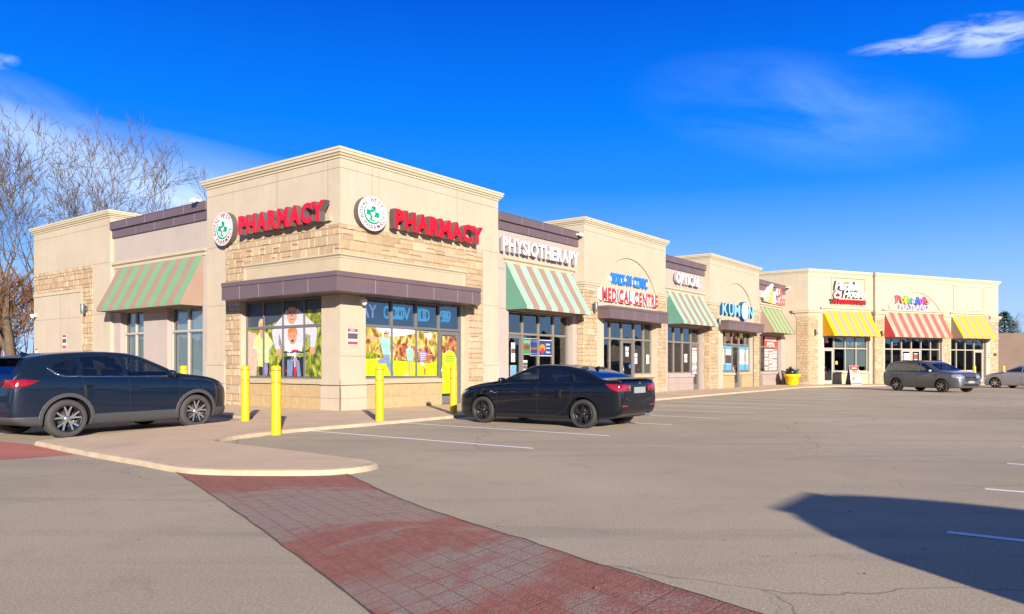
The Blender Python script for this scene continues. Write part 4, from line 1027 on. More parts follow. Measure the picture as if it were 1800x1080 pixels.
def logo(F, cx, cz, rx_, rz_, label):
    s = sign_thing('round_sign', label, 'sign', F, cx, cz-rz_, 'round pharmacy signs')
    k = 48; d = .22
    def disc(sc_, y0, y1, nm, mt, ms=None, sx_=0, sz_=0):
        mb = MB(F); pts = [(cx+sx_+math.cos(2*math.pi*i/k)*rx_*sc_, cz+sz_+math.sin(2*math.pi*i/k)*rz_*sc_) for i in range(k)]
        mb.prism(pts, y0, y1, 0, 1); return mb.build(nm, [mt, ms or mt], s)
    disc(1.0, -d, -.02, 'face', whitel, darkl)
    def ringm(s0, s1_, y, nm, mt, off=(0, 0)):
        mb = MB(F)
        for i in range(k):
            a0, a1 = 2*math.pi*i/k, 2*math.pi*(i+1)/k
            P = lambda a, q, o: (cx+o[0]+math.cos(a)*rx_*q, y, cz+o[1]+math.sin(a)*rz_*q)
            mb.poly([P(a0, s0, off), P(a0, s1_, (0, 0)), P(a1, s1_, (0, 0)), P(a1, s0, off)])
        return mb.build(nm, mt, s)
    ringm(.93, .965, -d-.002, 'rim', MATS['grey_return'])
    ringm(.56, .62, -d-.003, 'green_ring', greenl, (.02, .03))
    cr_ = MB(F); t = math.radians(-8); q = .155; L_ = .44
    for pts in ([(-q, -L_), (q, -L_), (q, L_), (-q, L_)], [(-L_, -q), (-q, -q), (-q, q), (-L_, q)], [(q, -q), (L_, -q), (L_, q), (q, q)]):
        cr_.poly([(cx+(a*math.cos(t)-b*math.sin(t))*rx_, -d-.005, cz+(a*math.sin(t)+b*math.cos(t))*rz_) for a, b in pts])
    cr_.build('cross', greenl, s)
    bw = MB(F)                                # bowl and snake
    for pts in ([(-.16, .06), (-.10, -.08), (.0, -.13), (.10, -.08), (.16, .06)], [(-.03, -.13), (.03, -.13), (.03, -.30), (-.03, -.30)], [(-.1, -.35), (.1, -.35), (.03, -.29), (-.03, -.29)]):
        bw.poly([(cx+a*rx_, -d-.008, cz+b*rz_) for a, b in pts])
    pr_ = None
    for i in range(26):
        u = i/25; a = .10*math.sin(u*11)*(1-.2*u); b = -.28+u*.58
        if pr_: bw.poly([(cx+(pr_[0]-.018)*rx_, -d-.0095, cz+(pr_[1])*rz_), (cx+(pr_[0]+.022)*rx_, -d-.0095, cz+(pr_[1]-.02)*rz_), (cx+(a+.022)*rx_, -d-.0095, cz+(b-.02)*rz_), (cx+(a-.018)*rx_, -d-.0095, cz+b*rz_)])
        pr_ = (a, b)
    bw.build('bowl_and_snake', whitel, s)
    def around(txt, a0, a1, rad, flip, size):
        n_ = len(txt)
        for i, ch in enumerate(txt):
            if ch == ' ': continue
            a = math.radians(a0+(a1-a0)*i/(n_-1)); h = size; me = text_mesh(ch, None, h, .004, .012, 0, 1, maroon)
            wx = max(v.co.x for v in me.vertices)
            M = F @ Matrix.Translation((cx+math.cos(a)*rx_*rad, -d-.004, cz+math.sin(a)*rz_*rad)) @ Matrix.Rotation(-(a-math.pi/2 if not flip else a+math.pi/2), 4, 'Y') @ Matrix.Translation((-wx/2, 0, -h/2))
            me.transform(ROOT[s.name] @ M); inst('ring_letter', me, s)
    around('ROYAL WEST', 196, 42, .785, False, .135*rz_/.55)
    around('PHARMACY', 228, 352, .785, True, .135*rz_/.55)
    for a in (22, 210): dd = MB(F); dd.prism([(cx+math.cos(R_(a))*rx_*.79+.02*math.cos(q_), cz+math.sin(R_(a))*rz_*.79+.02*math.sin(q_)) for q_ in [2*math.pi*i/8 for i in range(8)]], -d-.004, -d); dd.build('dot', maroon, s)
    return s
logo(FR, 1.08, 6.0, .585, .52, 'round green cross sign on the right hand face of the tower'); logo(FL, -5.66, 5.98, .585, .56, 'round green cross sign on the left hand face of the tower')
channel('PHYSIOTHERAPY', FR @ T(0, .08), 7.61, 12.85, 5.66, 6.22, 'white PHYSIOTHERAPY letters on mauve wall', whitel, greyl, .14, .035, -.10, 1.12)
FRa = FR @ T(0, -.28)
# medical: backing
sm = sign_thing('sign', 'blue WALK-IN CLINIC letters on a white backing under the arch', 'sign', FRa, 17.2, 5.1)
mb = MB(FRa); mb.box(15.15, 18.9, -.05, -.005, 5.22, 5.42); mb.build('backing', whitel, sm)
text('WALK-IN CLINIC', FRa, 15.27, 5.10, 3.5, .50, -.06, .06, .02, bluel, bluel, 'letters', sm, 0, 1.15)
sm = sign_thing('sign', 'red MEDICAL CENTRE letters on a white backing above the clinic canopy', 'sign', FRa, 17.2, 4.3)
mb = MB(FRa); mb.box(14.2, 19.85, -.05, -.005, 4.34, 4.84); mb.build('backing', whitel, sm)
text('MEDICAL CENTRE', FRa, 14.34, 4.27, 5.42, .61, -.06, .09, .045, redl2, whitel, 'letters', sm, 0, 1.12)
so = sign_thing('sign', 'white OPTICAL letters on the mauve wall above the second teal awning', 'sign', FR, 24.2, 5.8)
text('OPTICAL', FR, 22.5, 5.76, 3.05, .58, -.0, .15, .045, whitel, greyl, 'letters', so, 0, 1.12)
so = sign_thing('sign', 'KUMON letters in blue with a pale oval O under the second arch', 'sign', FRa, 30.8, 4.4)
mb = MB(FRa)
kx = 28.25
for ch, x0, x1 in (('K', 28.0, 28.85), ('U', 29.0, 29.72), ('M', 29.87, 30.78), ('N', 32.27, 33.05)):
    text(ch, FRa, x0, 4.40, x1-x0, .68, -.04, .16, .015, cyanl, bluedk, 'letters', so)
pts = [(31.5+.62*math.cos(2*math.pi*i/40), 4.76+.58*math.sin(2*math.pi*i/40)) for i in range(40)]
mb.prism(pts, -.24, -.02, 0, 1); mb.build('oval_rim', [bluel, bluedk], so)
mb = MB(FRa); pts = [(31.5+.54*math.cos(2*math.pi*i/40), 4.76+.51*math.sin(2*math.pi*i/40)) for i in range(40)]
mb.prism(pts, -.25, -.238, 0, 0); mb.build('oval_face', pmat('pale_blue_face', (.55, .72, .80), .35), so)
mb = MB(FRa)
for ex_, ez_ in ((-.14, .12), (.16, .12)):
    mb.prism([(31.5+ex_+.03*math.cos(2*math.pi*i/10), 4.8+ez_+.05*math.sin(2*math.pi*i/10)) for i in range(10)], -.256, -.25)
mb.prism([(31.34, 4.66), (31.5, 4.62), (31.66, 4.66), (31.5, 4.64)], -.256, -.25); mb.build('oval_mark', bluel, so)
# pizza sign
FP = FR @ T(0, .08)
so = sign_thing('sign', 'roof shaped picture board with red letters above the light green awning', 'sign', FP, 38.4, 5.7)
oly = pmat('olive_gold', (.52, .36, .12), .6, var=.35, vscale=4); mb = MB(FP)
mb.prism([(36.1, 5.72), (38.1, 5.66), (38.0, 6.85), (37.6, 6.88), (36.2, 6.05)], -.16, -.02, 0, 1); mb.build('board', [oly, darkl], so)
mb = MB(FP); mb.prism([(35.75, 5.98), (36.0, 5.86), (37.85, 6.84), (37.8, 7.0), (37.55, 7.0)], -.26, -.03); mb.prism([(38.1, 5.66), (38.3, 5.66), (38.25, 6.5), (38.13, 6.5)], -.26, -.03); mb.build('roof_edge', whitel, so)
mb = MB(FP)
for k, (x, z, m_) in enumerate(((36.95, 6.02, 0), (37.3, 5.98, 1), (37.7, 6.0, 2), (38.1, 6.05, 0), (38.4, 6.2, 1), (37.6, 6.3, 1), (38.3, 6.5, 0))):
    mb.prism([(x-.55+.17*math.cos(2*math.pi*i/9), z-.12+.10*math.sin(2*math.pi*i/9)) for i in range(9)], -.19, -.16, m_)
mb.build('picture', [pmat('olive_green', (.38, .42, .03), .6), whitel, pmat('pink_print', (.6, .35, .3), .6)], so)
text('US', FP, 38.95, 6.25, .9, .54, -.04, .18, .05, redl2, whitel, 'letters', so)
text('DUGG', FP, 38.4, 5.64, 2.0, .52, -.04, .18, .05, redl2, whitel, 'letters', so)
# restaurant
so = sign_thing('sign', 'white Patiala House script with red THE INDIAN KITCHEN line', 'sign', FW, 3.9, 5.8)
text('Patiala', FW, 2.3, 6.85, 2.5, .66, -.05, .18, .035, whitel, darkl, 'letters', so, .25)
text('House', FW, 3.12, 6.34, 2.15, .52, -.05, .18, .035, whitel, darkl, 'letters', so, .25)
text('THE INDIAN KITCHEN', FW, 1.95, 5.85, 3.48, .34, -.05, .14, .04, redl, darkl, 'letters', so)
mb = MB(FW); mb.prism([(2.3, 6.25), (2.9, 6.25), (3.02, 6.5), (2.85, 6.75), (2.6, 6.85), (2.38, 6.7), (2.22, 6.5)], -.2, -.04, 0, 1); mb.build('emblem', [whitel, darkl], so)
mb = MB(FW); mb.prism([(2.42, 6.36), (2.8, 6.36), (2.85, 6.48), (2.62, 6.66), (2.38, 6.48)], -.215, -.2); mb.build('emblem_print', redl, so)
so = sign_thing('sign', 'rainbow Polkadots letters above white and blue PLAYLAND letters', 'sign', FW, 10.3, 5.6)
Fp = FW @ T(0, -.22)
lw_ = mb = MB(Fp)
pc = [(.75, .05, .10), (.85, .35, .02), (.80, .70, .02), (.02, .45, .12), (.25, .35, .75), (.03, .08, .60), (.35, .08, .55), (.75, .03, .05), (.80, .30, .20)]
xx = 8.31
for i, ch in enumerate('Polkadots'):
    cm_ = pmat('letter_colour', pc[i], .4); wch = (.44, .40, .14, .38, .38, .40, .40, .28, .36)[i]*1.0
    zt_ = .62 if ch in 'Plkdt' else .47
    text(ch, Fp, xx, 6.08+.04*math.sin(i*2.1), wch, zt_*.95, -.06, .16, .02, cm_, greyl, 'letters', so); xx += wch+.06
text('PLAYLAND', Fp, 8.7, 5.62, 3.15, .40, -.06, .12, .015, pmat('pale_violet', (.36, .36, .72), .4), whitel, 'letters', so)

# ---------------------------------------------------------------- window posters
def foliage_mat(name, c1, c2, c3, sc_=7):
    c1, c2, c3 = [tuple(q*.72 for q in c) for c in (c1, c2, c3)]
    m = bpy.data.materials.new(name); m.use_nodes = True; N = m.node_tree.nodes; L = m.node_tree.links; b = N['Principled BSDF']; b.inputs['Roughness'].default_value = .5
    t = N.new('ShaderNodeTexCoord'); mp = N.new('ShaderNodeMapping'); mp.inputs['Rotation'].default_value = (0, 0, .5); mp.inputs['Scale'].default_value = (1, .55, 1); L.new(t.outputs['UV'], mp.inputs[0])
    n = N.new('ShaderNodeTexNoise'); n.inputs['Scale'].default_value = sc_; n.inputs['Detail'].default_value = 5; n.inputs['Distortion'].default_value = .6; L.new(mp.outputs[0], n.inputs['Vector'])
    r_ = N.new('ShaderNodeValToRGB'); L.new(n.outputs[0], r_.inputs[0]); r_.color_ramp.elements[0].position = .38; r_.color_ramp.elements[0].color = rgb(*c1); r_.color_ramp.elements[1].position = .66; r_.color_ramp.elements[1].color = rgb(*c3)
    q = r_.color_ramp.elements.new(.52); q.color = rgb(*c2); L.new(r_.outputs[0], b.inputs['Base Color']); return m
fol1 = foliage_mat('print_bush', (.05, .09, .01), (.26, .30, .02), (.50, .52, .06))
fol2 = foliage_mat('print_autumn', (.16, .07, .02), (.50, .36, .06), (.70, .64, .25), 6)
fol3 = foliage_mat('print_rust', (.16, .03, .02), (.42, .15, .05), (.55, .32, .10), 8)
grass_p = pmat('print_lawn', (.36, .48, .0), .5, var=.08, vscale=2)
def flat(c, v=.2): return pmat('print_ink', tuple(q*.72 for q in c), .5, var=v, vscale=6)
skin = flat((.66, .33, .20)); hood = flat((.62, .62, .68), .10); shirt = flat((.72, .72, .76)); jean = flat((.18, .27, .45), .2); lime = flat((.62, .74, .30)); dkp = flat((.02, .02, .03)); gingr = flat((.62, .22, .06)); darkhair = flat((.05, .035, .03)); blond = flat((.70, .52, .30)); redp = flat((.6, .02, .03)); mintp = flat((.30, .70, .55)); pinkp = flat((.72, .45, .36)); skyp = flat((.66, .76, .86)); mouth = flat((.30, .02, .02)); purp = flat((.30, .25, .55)); brownp = flat((.30, .14, .05), .2)
PM = [fol1, skin, hood, shirt, jean, lime, dkp, gingr, darkhair, blond, redp, mintp, pinkp, skyp, mouth, purp, fol2, grass_p, fol3, brownp, flat((.05, .07, .10))]
NM = dict(fol1=0, skin=1, hood=2, shirt=3, jean=4, lime=5, dk=6, ging=7, dhair=8, blond=9, red=10, mint=11, pink=12, sky=13, mouth=14, purp=15, fol2=16, lawn=17, fol3=18, brown=19, navy=20)
class Poster:
    def __init__(s, F, x0, x1, z0, z1, zx0, zx1, zy0, zy1, y):
        s.mb = MB(F); s.a = (x0, x1, z0, z1, zx0, zx1, zy0, zy1); s.y = y; s.k = 0
    def P(s, x, y):
        x0, x1, z0, z1, zx0, zx1, zy0, zy1 = s.a
        return (min(max(x0+(x-zx0)/(zx1-zx0)*(x1-x0), x0), x1), min(max(z1-(y-zy0)/(zy1-zy0)*(z1-z0), z0), z1))
    def poly(s, pts, c):
        s.k += 1; q = [s.P(*p) for p in pts]
        bm = bmesh.new(); vs = []
        for p in q:
            if not vs or (Vector((p[0], 0, p[1]))-vs[-1].co).length > 1e-4: vs.append(bm.verts.new((p[0], 0, p[1])))
        if len(vs) < 3: bm.free(); return
        f = bm.faces.new(vs); bmesh.ops.triangulate(bm, faces=[f], ngon_method='EAR_CLIP')
        for f in bm.faces:
            co = [(v.co.x, s.y-.0004*s.k, v.co.z) for v in f.verts]
            if f.normal.y > 0: co.reverse()
            s.mb.poly(co, NM[c])
        bm.free()
    def ell(s, cx, cy, rx_, ry_, c, n=18, t=0):
        s.poly([(cx+math.cos(a)*rx_*math.cos(t)-math.sin(a)*ry_*math.sin(t), cy+math.cos(a)*rx_*math.sin(t)+math.sin(a)*ry_*math.cos(t)) for a in [2*math.pi*i/n for i in range(n)]], c)
    def stroke(s, pts, w, c):
        for a, b in zip(pts[:-1], pts[1:]):
            d = Vector((b[0]-a[0], b[1]-a[1])).normalized(); n = Vector((-d.y, d.x))*w/2
            s.poly([(a[0]-n.x, a[1]-n.y), (b[0]-n.x, b[1]-n.y), (b[0]+n.x, b[1]+n.y), (a[0]+n.x, a[1]+n.y)], c)
    def done(s, name, label):
        o = s.mb.build(name, PM); tag(o, label, 'poster'); recentre(o); return o
p = Poster(FL, -4.86, -.94, 1.07, 3.44, 60, 845, 160, 890, .22)
p.poly([(60, 160), (845, 160), (845, 890), (60, 890)], 'fol1')
p.poly([(60, 160), (640, 160), (640, 290), (420, 330), (300, 380), (60, 400)], 'navy'); p.poly([(640, 160), (845, 160), (845, 240), (740, 265), (640, 240)], 'navy')  # dark top of the print: image tone with the canopy's shade put into the ink
p.poly([(60, 440), (150, 460), (170, 520), (165, 600), (150, 890), (60, 890)], 'pink')
p.poly([(175, 760), (232, 760), (290, 740), (292, 885), (182, 885)], 'dk'); p.ell(258, 820, 18, 70, 'purp')
p.poly([(185, 455), (240, 445), (275, 470), (330, 560), (300, 590), (285, 640), (290, 760), (235, 755), (225, 800), (165, 790), (160, 640), (110, 590), (140, 500)], 'lime')
p.ell(205, 372, 30, 58, 'blond'); p.ell(206, 392, 21, 42, 'skin'); p.poly([(190, 430), (222, 430), (222, 500), (205, 515), (190, 480)], 'skin')
p.stroke([(105, 605), (150, 600), (205, 655), (240, 655), (290, 610), (330, 570)], 11, 'shirt')
p.poly([(440, 290), (470, 240), (585, 240), (640, 290), (735, 380), (770, 440), (765, 520), (750, 610), (705, 610), (710, 500), (660, 480), (640, 600), (430, 600), (395, 470), (385, 560), (410, 620), (365, 640), (335, 560), (318, 440), (350, 380)], 'hood')
p.ell(524, 285, 52, 100, 'skin'); p.poly([(475, 260), (478, 190), (500, 160), (560, 160), (572, 200), (572, 260), (555, 220), (495, 220)], 'dhair')
p.ell(506, 268, 9, 5, 'dhair'); p.ell(546, 268, 9, 5, 'dhair'); p.ell(527, 330, 22, 11, 'mouth'); p.ell(527, 326, 17, 5, 'shirt'); p.ell(527, 300, 8, 10, 'brown')
p.poly([(480, 350), (500, 385), (555, 385), (580, 340), (590, 420), (470, 420)], 'shirt')
p.ell(388, 655, 26, 34, 'skin'); p.ell(728, 645, 28, 36, 'skin')
p.poly([(395, 760), (440, 700), (640, 700), (660, 890), (390, 890)], 'dk')
p.poly([(470, 545), (500, 530), (570, 530), (625, 580), (630, 650), (560, 640), (560, 690), (480, 690), (480, 645), (450, 640), (455, 590)], 'shirt')
p.ell(532, 510, 42, 72, 'skin'); p.poly([(486, 520), (484, 440), (505, 415), (560, 412), (580, 450), (578, 500), (560, 460), (500, 465)], 'ging')
p.ell(516, 500, 6, 5, 'dhair'); p.ell(550, 500, 6, 5, 'dhair'); p.ell(533, 546, 14, 14, 'mouth')
p.poly([(480, 730), (545, 720), (530, 890), (478, 890)], 'jean'); p.poly([(565, 720), (600, 740), (618, 890), (580, 890)], 'jean')
p.stroke([(445, 655), (500, 665), (560, 650), (630, 660), (700, 640)], 12, 'dk'); p.stroke([(470, 670), (560, 665), (630, 670)], 5, 'shirt'); p.poly([(530, 632), (590, 632), (598, 652), (522, 652)], 'red')
for q_ in ((480, 690), (520, 720), (545, 740), (580, 740), (610, 710)): p.stroke([(560, 660), q_], 4, 'shirt')
p.stroke([(560, 740), (560, 890)], 24, 'red'); p.stroke([(560, 690), (558, 800)], 9, 'shirt'); p.stroke([(465, 830), (480, 845)], 14, 'red')
p.done('window_poster', 'large photo poster of a man and child on a bicycle in the corner tower window')
# right window mural
p = Poster(FR, 1.05, 4.42, 1.06, 2.60, 68, 680, 370, 808, .22)
p.poly([(68, 370), (680, 385), (675, 808), (68, 800)], 'lawn')
p.poly([(68, 375), (680, 390), (680, 668), (620, 684), (480, 662), (290, 660), (68, 645)], 'fol2')
p.poly([(170, 370), (480, 375), (480, 410), (400, 430), (290, 450), (180, 400)], 'sky'); p.poly([(560, 400), (640, 400), (620, 460), (580, 440)], 'sky')
p.poly([(310, 530), (400, 500), (480, 530), (480, 640), (330, 630)], 'fol3'); p.poly([(500, 560), (600, 520), (640, 600), (620, 668), (500, 660)], 'fol3'); p.poly([(68, 640), (68, 590), (130, 580), (240, 640)], 'fol1')
p.poly([(195, 460), (235, 445), (270, 455), (280, 500), (280, 610), (222, 610), (205, 500)], 'mint')
p.stroke([(105, 460), (195, 470)], 24, 'skin'); p.stroke([(285, 500), (345, 570)], 15, 'skin'); p.ell(250, 437, 22, 28, 'skin'); p.poly([(228, 425), (240, 400), (272, 405), (275, 425)], 'dhair'); p.stroke([(215, 400), (275, 420)], 6, 'shirt')
p.poly([(222, 608), (270, 608), (285, 700), (312, 790), (290, 800), (255, 710)], 'jean'); p.poly([(235, 650), (190, 655), (180, 690), (245, 688)], 'jean')
p.poly([(410, 555), (430, 545), (465, 550), (468, 660), (418, 662)], 'mint'); p.ell(436, 520, 17, 26, 'blond'); p.ell(437, 520, 10, 17, 'skin')
p.stroke([(410, 560), (408, 630)], 12, 'skin'); p.stroke([(472, 565), (474, 640)], 11, 'skin'); p.stroke([(432, 662), (436, 785)], 14, 'skin'); p.stroke([(453, 662), (460, 765)], 13, 'skin')
p.poly([(525, 580), (550, 568), (588, 590), (585, 620), (568, 625), (560, 665), (540, 690), (522, 690), (530, 640)], 'purp')
for k_ in range(4): p.stroke([(528, 592+k_*18), (575, 596+k_*18)], 5, 'shirt')
p.ell(546, 546, 16, 22, 'skin'); p.poly([(528, 540), (532, 520), (560, 518), (562, 535)], 'blond'); p.stroke([(500, 565), (530, 585)], 12, 'skin'); p.stroke([(585, 600), (635, 608)], 10, 'skin')
p.poly([(525, 675), (562, 680), (560, 710), (535, 712)], 'hood'); p.stroke([(545, 708), (568, 740)], 13, 'skin'); p.stroke([(566, 735), (568, 795)], 11, 'brown')
p.ell(410, 792, 14, 14, 'shirt'); p.ell(410, 792, 6, 6, 'dk')
p.done('window_poster', 'large photo poster of a family playing football in the tower window beside the door')
# door poster
p = Poster(FR, 4.66, 5.40, .45, 2.42, 722, 838, 455, 965, .21)
p.poly([(722, 455), (838, 455), (838, 965), (722, 965)], 'lawn'); p.poly([(722, 455), (838, 455), (838, 640), (722, 600)], 'fol3'); p.poly([(722, 455), (780, 455), (740, 560), (722, 570)], 'fol2')
p.ell(782, 655, 50, 76, 'lime', 26); p.ell(782, 655, 46, 71, 'lawn', 26)
for k_, (a_, b_) in enumerate(((755, 810), (752, 812), (750, 815))): p.stroke([(a_, 637+k_*19), (b_, 637+k_*19)], 5, 'dk')
p.done('door_poster', 'lime green poster with an oval on the tower shop door')
# LED window sign
ledb = pmat('led_blue', (.05, .45, .75), .5, emit=((.05, .5, .85), .55)); ledw = pmat('led_violet', (.45, .5, .85), .5, emit=((.35, .4, .9), .5)); ledd = pmat('led_board', (.035, .10, .16), .4)
s = sign_thing('led_sign', 'scrolling blue COVID 19 letters behind the tower window glass', 'sign', FR, 3.3, 2.7)
mb = MB(FR); mb.box(1.06, 5.5, .42, .45, 2.70, 3.44); mb.build('board', ledd, s)
for tx, x0, w_, m_ in (('AY', 1.15, .68, ledw), ('C', 2.12, .22, ledb), ('C', 2.32, .32, ledb), ('O', 2.45, .34, ledb), ('O', 2.62, .34, ledb), ('O', 2.74, .32, ledb), ('V', 2.98, .36, ledb), ('I', 3.46, .06, ledb), ('I', 3.58, .06, ledb), ('I', 3.68, .06, ledb), ('D', 3.76, .32, ledb), ('D', 3.92, .34, ledb), ('1', 4.56, .12, ledb), ('1', 4.66, .12, ledb), ('9', 4.78, .28, ledb), ('9', 4.92, .28, ledb), ('9', 5.06, .28, ledb)):
    text(tx, FR, x0, 2.90, w_, .42, .419-.0005*x0, .004, .02, m_, None, 'letters', s)

# notices on walls and windows
def paper(F, x0, x1, z0, z1, y, label, bands, name='notice', lines=True, group=None):
    """sheet with coloured bands: (from, to, material)"""
    mb = MB(F); mb.box(x0, x1, y, y+.008, z0, z1); mats = [white]
    lst = list(bands)
    for k, (a, b, m_) in enumerate(lst):
        mats.append(m_); mb.box(x0+.004, x1-.004, y-.002, y+.004, z0+(z1-z0)*a, z0+(z1-z0)*b, k+1, skip='b')
    if lines:
        mats.append(darkl); q = random.Random(int(x0*100)); h = z1-z0
        occupied = lambda t: any(a-.03 < t < b+.03 for a, b, _ in lst)
        for k in range(7):
            t = .08+.12*k
            if occupied(t): continue
            mb.box(x0+(x1-x0)*.1, x0+(x1-x0)*q.uniform(.5, .9), y-.0015, y+.004, z0+h*t, z0+h*(t+.03), len(mats)-1, skip='b')
    o = mb.build(name, mats); tag(o, label, 'notice', group); return recentre(o)
rn = flat((.62, .05, .10)); bn = flat((.04, .22, .55)); gn = flat((.03, .30, .08)); nb_ = flat((.02, .05, .22)); sb = flat((.10, .42, .80)); yn = flat((.75, .55, .02))
paper(FR, .27, .66, 2.03, 2.52, -.012, 'red and white no parking notice on the corner pier of the tower', [(.78, .98, rn), (.02, .2, rn), (.35, .7, darkl)], lines=False)
text('NO', FR, .38, 2.44, .16, .05, -.015, .003, .005, white, None, 'letters')
bpy.data.objects['letters'] and None
paper(FL, -17.95, -17.6, 2.15, 2.75, -.075, 'red and white notice on the cream end block', [(.80, .98, rn), (.02, .22, rn), (.4, .7, darkl)], lines=False)
paper(FL, -20.72, -20.45, 1.75, 2.2, -.075, 'small pink notice at the far left edge of the end block', [(.80, .98, rn), (.1, .3, rn)], lines=False)
paper(FR, 8.72, 8.95, 1.55, 2.3, .30, 'tall white notice with black text on the physiotherapy door', [(.45, .7, darkl)])
paper(FR, 8.66, 9.02, .98, 1.42, .295, 'blue sticker notice on the physiotherapy door', [(.02, .98, sb), (.2, .6, white)], lines=False)
paper(FR, 8.68, 9.0, .38, .85, .30, 'white notice with red heading low on the physiotherapy door', [(.82, .98, rn)])
paper(FR, 9.5, 9.95, 1.85, 2.5, .31, 'green lottery poster in the physiotherapy window', [(.02, .98, gn), (.3, .6, rn), (.7, .85, white)], 'lottery_poster', False)
paper(FR, 9.98, 10.45, 1.80, 2.5, .31, 'dark blue lottery poster beside the green one', [(.02, .98, nb_), (.25, .5, rn), (.35, .5, yn), (.8, .9, white), (.1, .15, white)], 'lottery_poster', False)
o = paper(FR, 10.55, 11.5, 1.80, 2.46, .31, 'navy poster with orange fruit print in the physiotherapy window', [(.04, .96, nb_)], 'window_poster', False)
s = thing('poster_print', 'orange fruit print and white words on the navy poster', 'poster', FR @ T(11, .3, 0)); mb = MB(FR)
mb.prism([(10.82+.2*math.cos(2*math.pi*i/14), 2.12+.16*math.sin(2*math.pi*i/14)) for i in range(14)], .3, .306, 0); mb.prism([(10.7, 2.12), (10.94, 2.12), (10.9, 1.9), (10.72, 1.9)], .297, .30, 1); mb.build('fruit', [flat((.75, .28, .02)), redp], s)
for k_, w_ in enumerate(('Lotto', 'Coupons', '& more')): text(w_, FR, 11.08, 2.24-.16*k_, .3, .1, .305, .003, .01, white, None, 'letters', s)
paper(FR, 9.5, 9.78, 1.2, 1.62, .31, 'white sheet with black squares in the physiotherapy window', [(.2, .8, darkl), (.45, .55, white)], lines=False)
paper(FR, 9.52, 10.0, .75, 1.12, .31, 'white sheet with a round symbol low in the physiotherapy window', [(.3, .7, greyl)], lines=False)
paper(FR @ T(0, -.26), 17.35, 17.62, 1.85, 2.3, .30, 'white notice on the clinic door', [(.5, .6, darkl)])
paper(FR @ T(0, -.26), 18.2, 18.5, 1.5, 2.0, .30, 'white notice right of the clinic door', [(.6, .66, darkl)])
paper(FR @ T(0, -.26), 19.45, 19.75, 1.5, 1.95, .30, 'white notice in the last pane of the clinic window', [(.4, .46, darkl)])
mb = MB(FR); mb.prism([(17.75+.1*math.cos(2*math.pi*i/16), 1.38+.1*math.sin(2*math.pi*i/16)) for i in range(16)], .035, .04); o = mb.build('sticker', bn); tag(o, 'round blue sticker on the clinic door', 'sticker'); recentre(o)
paper(FR, 24.5, 24.85, 1.6, 2.05, .30, 'white notice in the optical window left of the door', [(.3, .5, greyl)])
paper(FR, 25.55, 26.1, .95, 2.42, .30, 'tall white notice on the optical shop door', [(.06, .2, greyl), (.3, .45, greyl), (.86, .93, flat((.5, .25, .25)))])
paper(FR @ T(0, -.26), 28.74, 29.58, 1.12, 2.62, .30, 'pale green poster with blue bands, leftmost in the learning centre window', [(.0, .26, sb), (.86, 1.0, sb), (.28, .85, flat((.50, .62, .56)))], 'band_poster', False)
paper(FR @ T(0, -.26), 29.74, 30.66, 1.12, 2.62, .30, 'blue banded poster with a dark doorway picture left of the learning centre door', [(.0, .26, sb), (.86, 1.0, sb), (.28, .62, flat((.08, .05, .06))), (.62, .85, flat((.5, .62, .56)))], 'band_poster', False)
paper(FR @ T(0, -.26), 32.05, 32.92, 1.12, 2.62, .30, 'blue banded poster right of the learning centre door', [(.0, .26, sb), (.86, 1.0, sb), (.4, .7, flat((.5, .62, .56)))], 'band_poster', False)
paper(FR @ T(0, -.26), 33.08, 33.62, 1.12, 2.62, .30, 'blue banded poster, rightmost in the learning centre window', [(.0, .26, sb), (.86, 1.0, sb), (.28, .85, flat((.5, .62, .56)))], 'band_poster', False)
mb = MB(FR @ T(0, -.18)); mb.prism([(29.85, 2.85), (30.2, 2.85), (30.6, 3.45), (30.3, 3.45)], .30, .31, 0); mb.prism([(30.85, 3.0), (31.6, 2.9), (31.85, 3.43), (30.85, 3.43)], .30, .31, 1); mb.prism([(32.1, 3.0), (32.9, 3.05), (32.9, 3.4), (32.3, 3.3)], .30, .31, 0); mb.prism([(33.1, 3.0), (33.6, 3.05), (33.6, 3.4), (33.1, 3.4)], .30, .31, 0)
o = mb.build('window_banner', [yn, flat((.45, .12, .12))]); tag(o, 'yellow and red banner shapes in the upper learning centre window', 'banner'); recentre(o)
s = sign_thing('window_sign', 'red POPULAR PIZZA board in the pizza shop window', 'sign', FR, 39.0, 2.75)
mb = MB(FR); mb.box(37.35, 39.98, .28, .30, 2.62, 3.44); mb.build('board', flat((.66, .05, .035)), s)
mb = MB(FR); mb.box(38.25, 40.0, .265, .275, 2.62, 3.44)
text('POPULAR', FR, 37.55, 3.10, 2.25, .30, .278, .004, .02, white, None, 'letters', s); text('PIZZA', FR, 37.85, 2.68, 1.65, .34, .278, .004, .04, white, None, 'letters', s)
for k_ in range(3):
    for j_ in range(3):
        q = (k_*3+j_); wh = (('menu sheet with round pizza pictures', 'menu sheet with pink heading', 'menu sheet with columns of dark text')[j_])
        pos_ = ('left', 'middle', 'right')[k_] + ' column, ' + ('bottom', 'middle', 'top')[j_] + ' row'
        x0 = 37.42+k_*.86; z0 = 1.1+j_*.50
        bd = [[(.1, .35, greyl), (.5, .8, flat((.35, .2, .18)))], [(.75, .95, flat((.6, .15, .2))), (.2, .5, greyl)], [(.1, .2, darkl), (.35, .45, darkl), (.6, .7, darkl)]][(k_+j_) % 3]
        paper(FR, x0, x0+.8, z0, z0+.46, .29, 'menu sheet in the pizza window, '+pos_, bd, 'menu_sheet', True, 'menu sheets in the pizza window')
paper(FW @ T(0, -.12), 19.08, 19.36, 1.95, 2.5, -.012, 'red and white notice beside the last door of the far wing', [(.1, .3, rn), (.45, .6, rn), (.75, .9, rn)], lines=False)
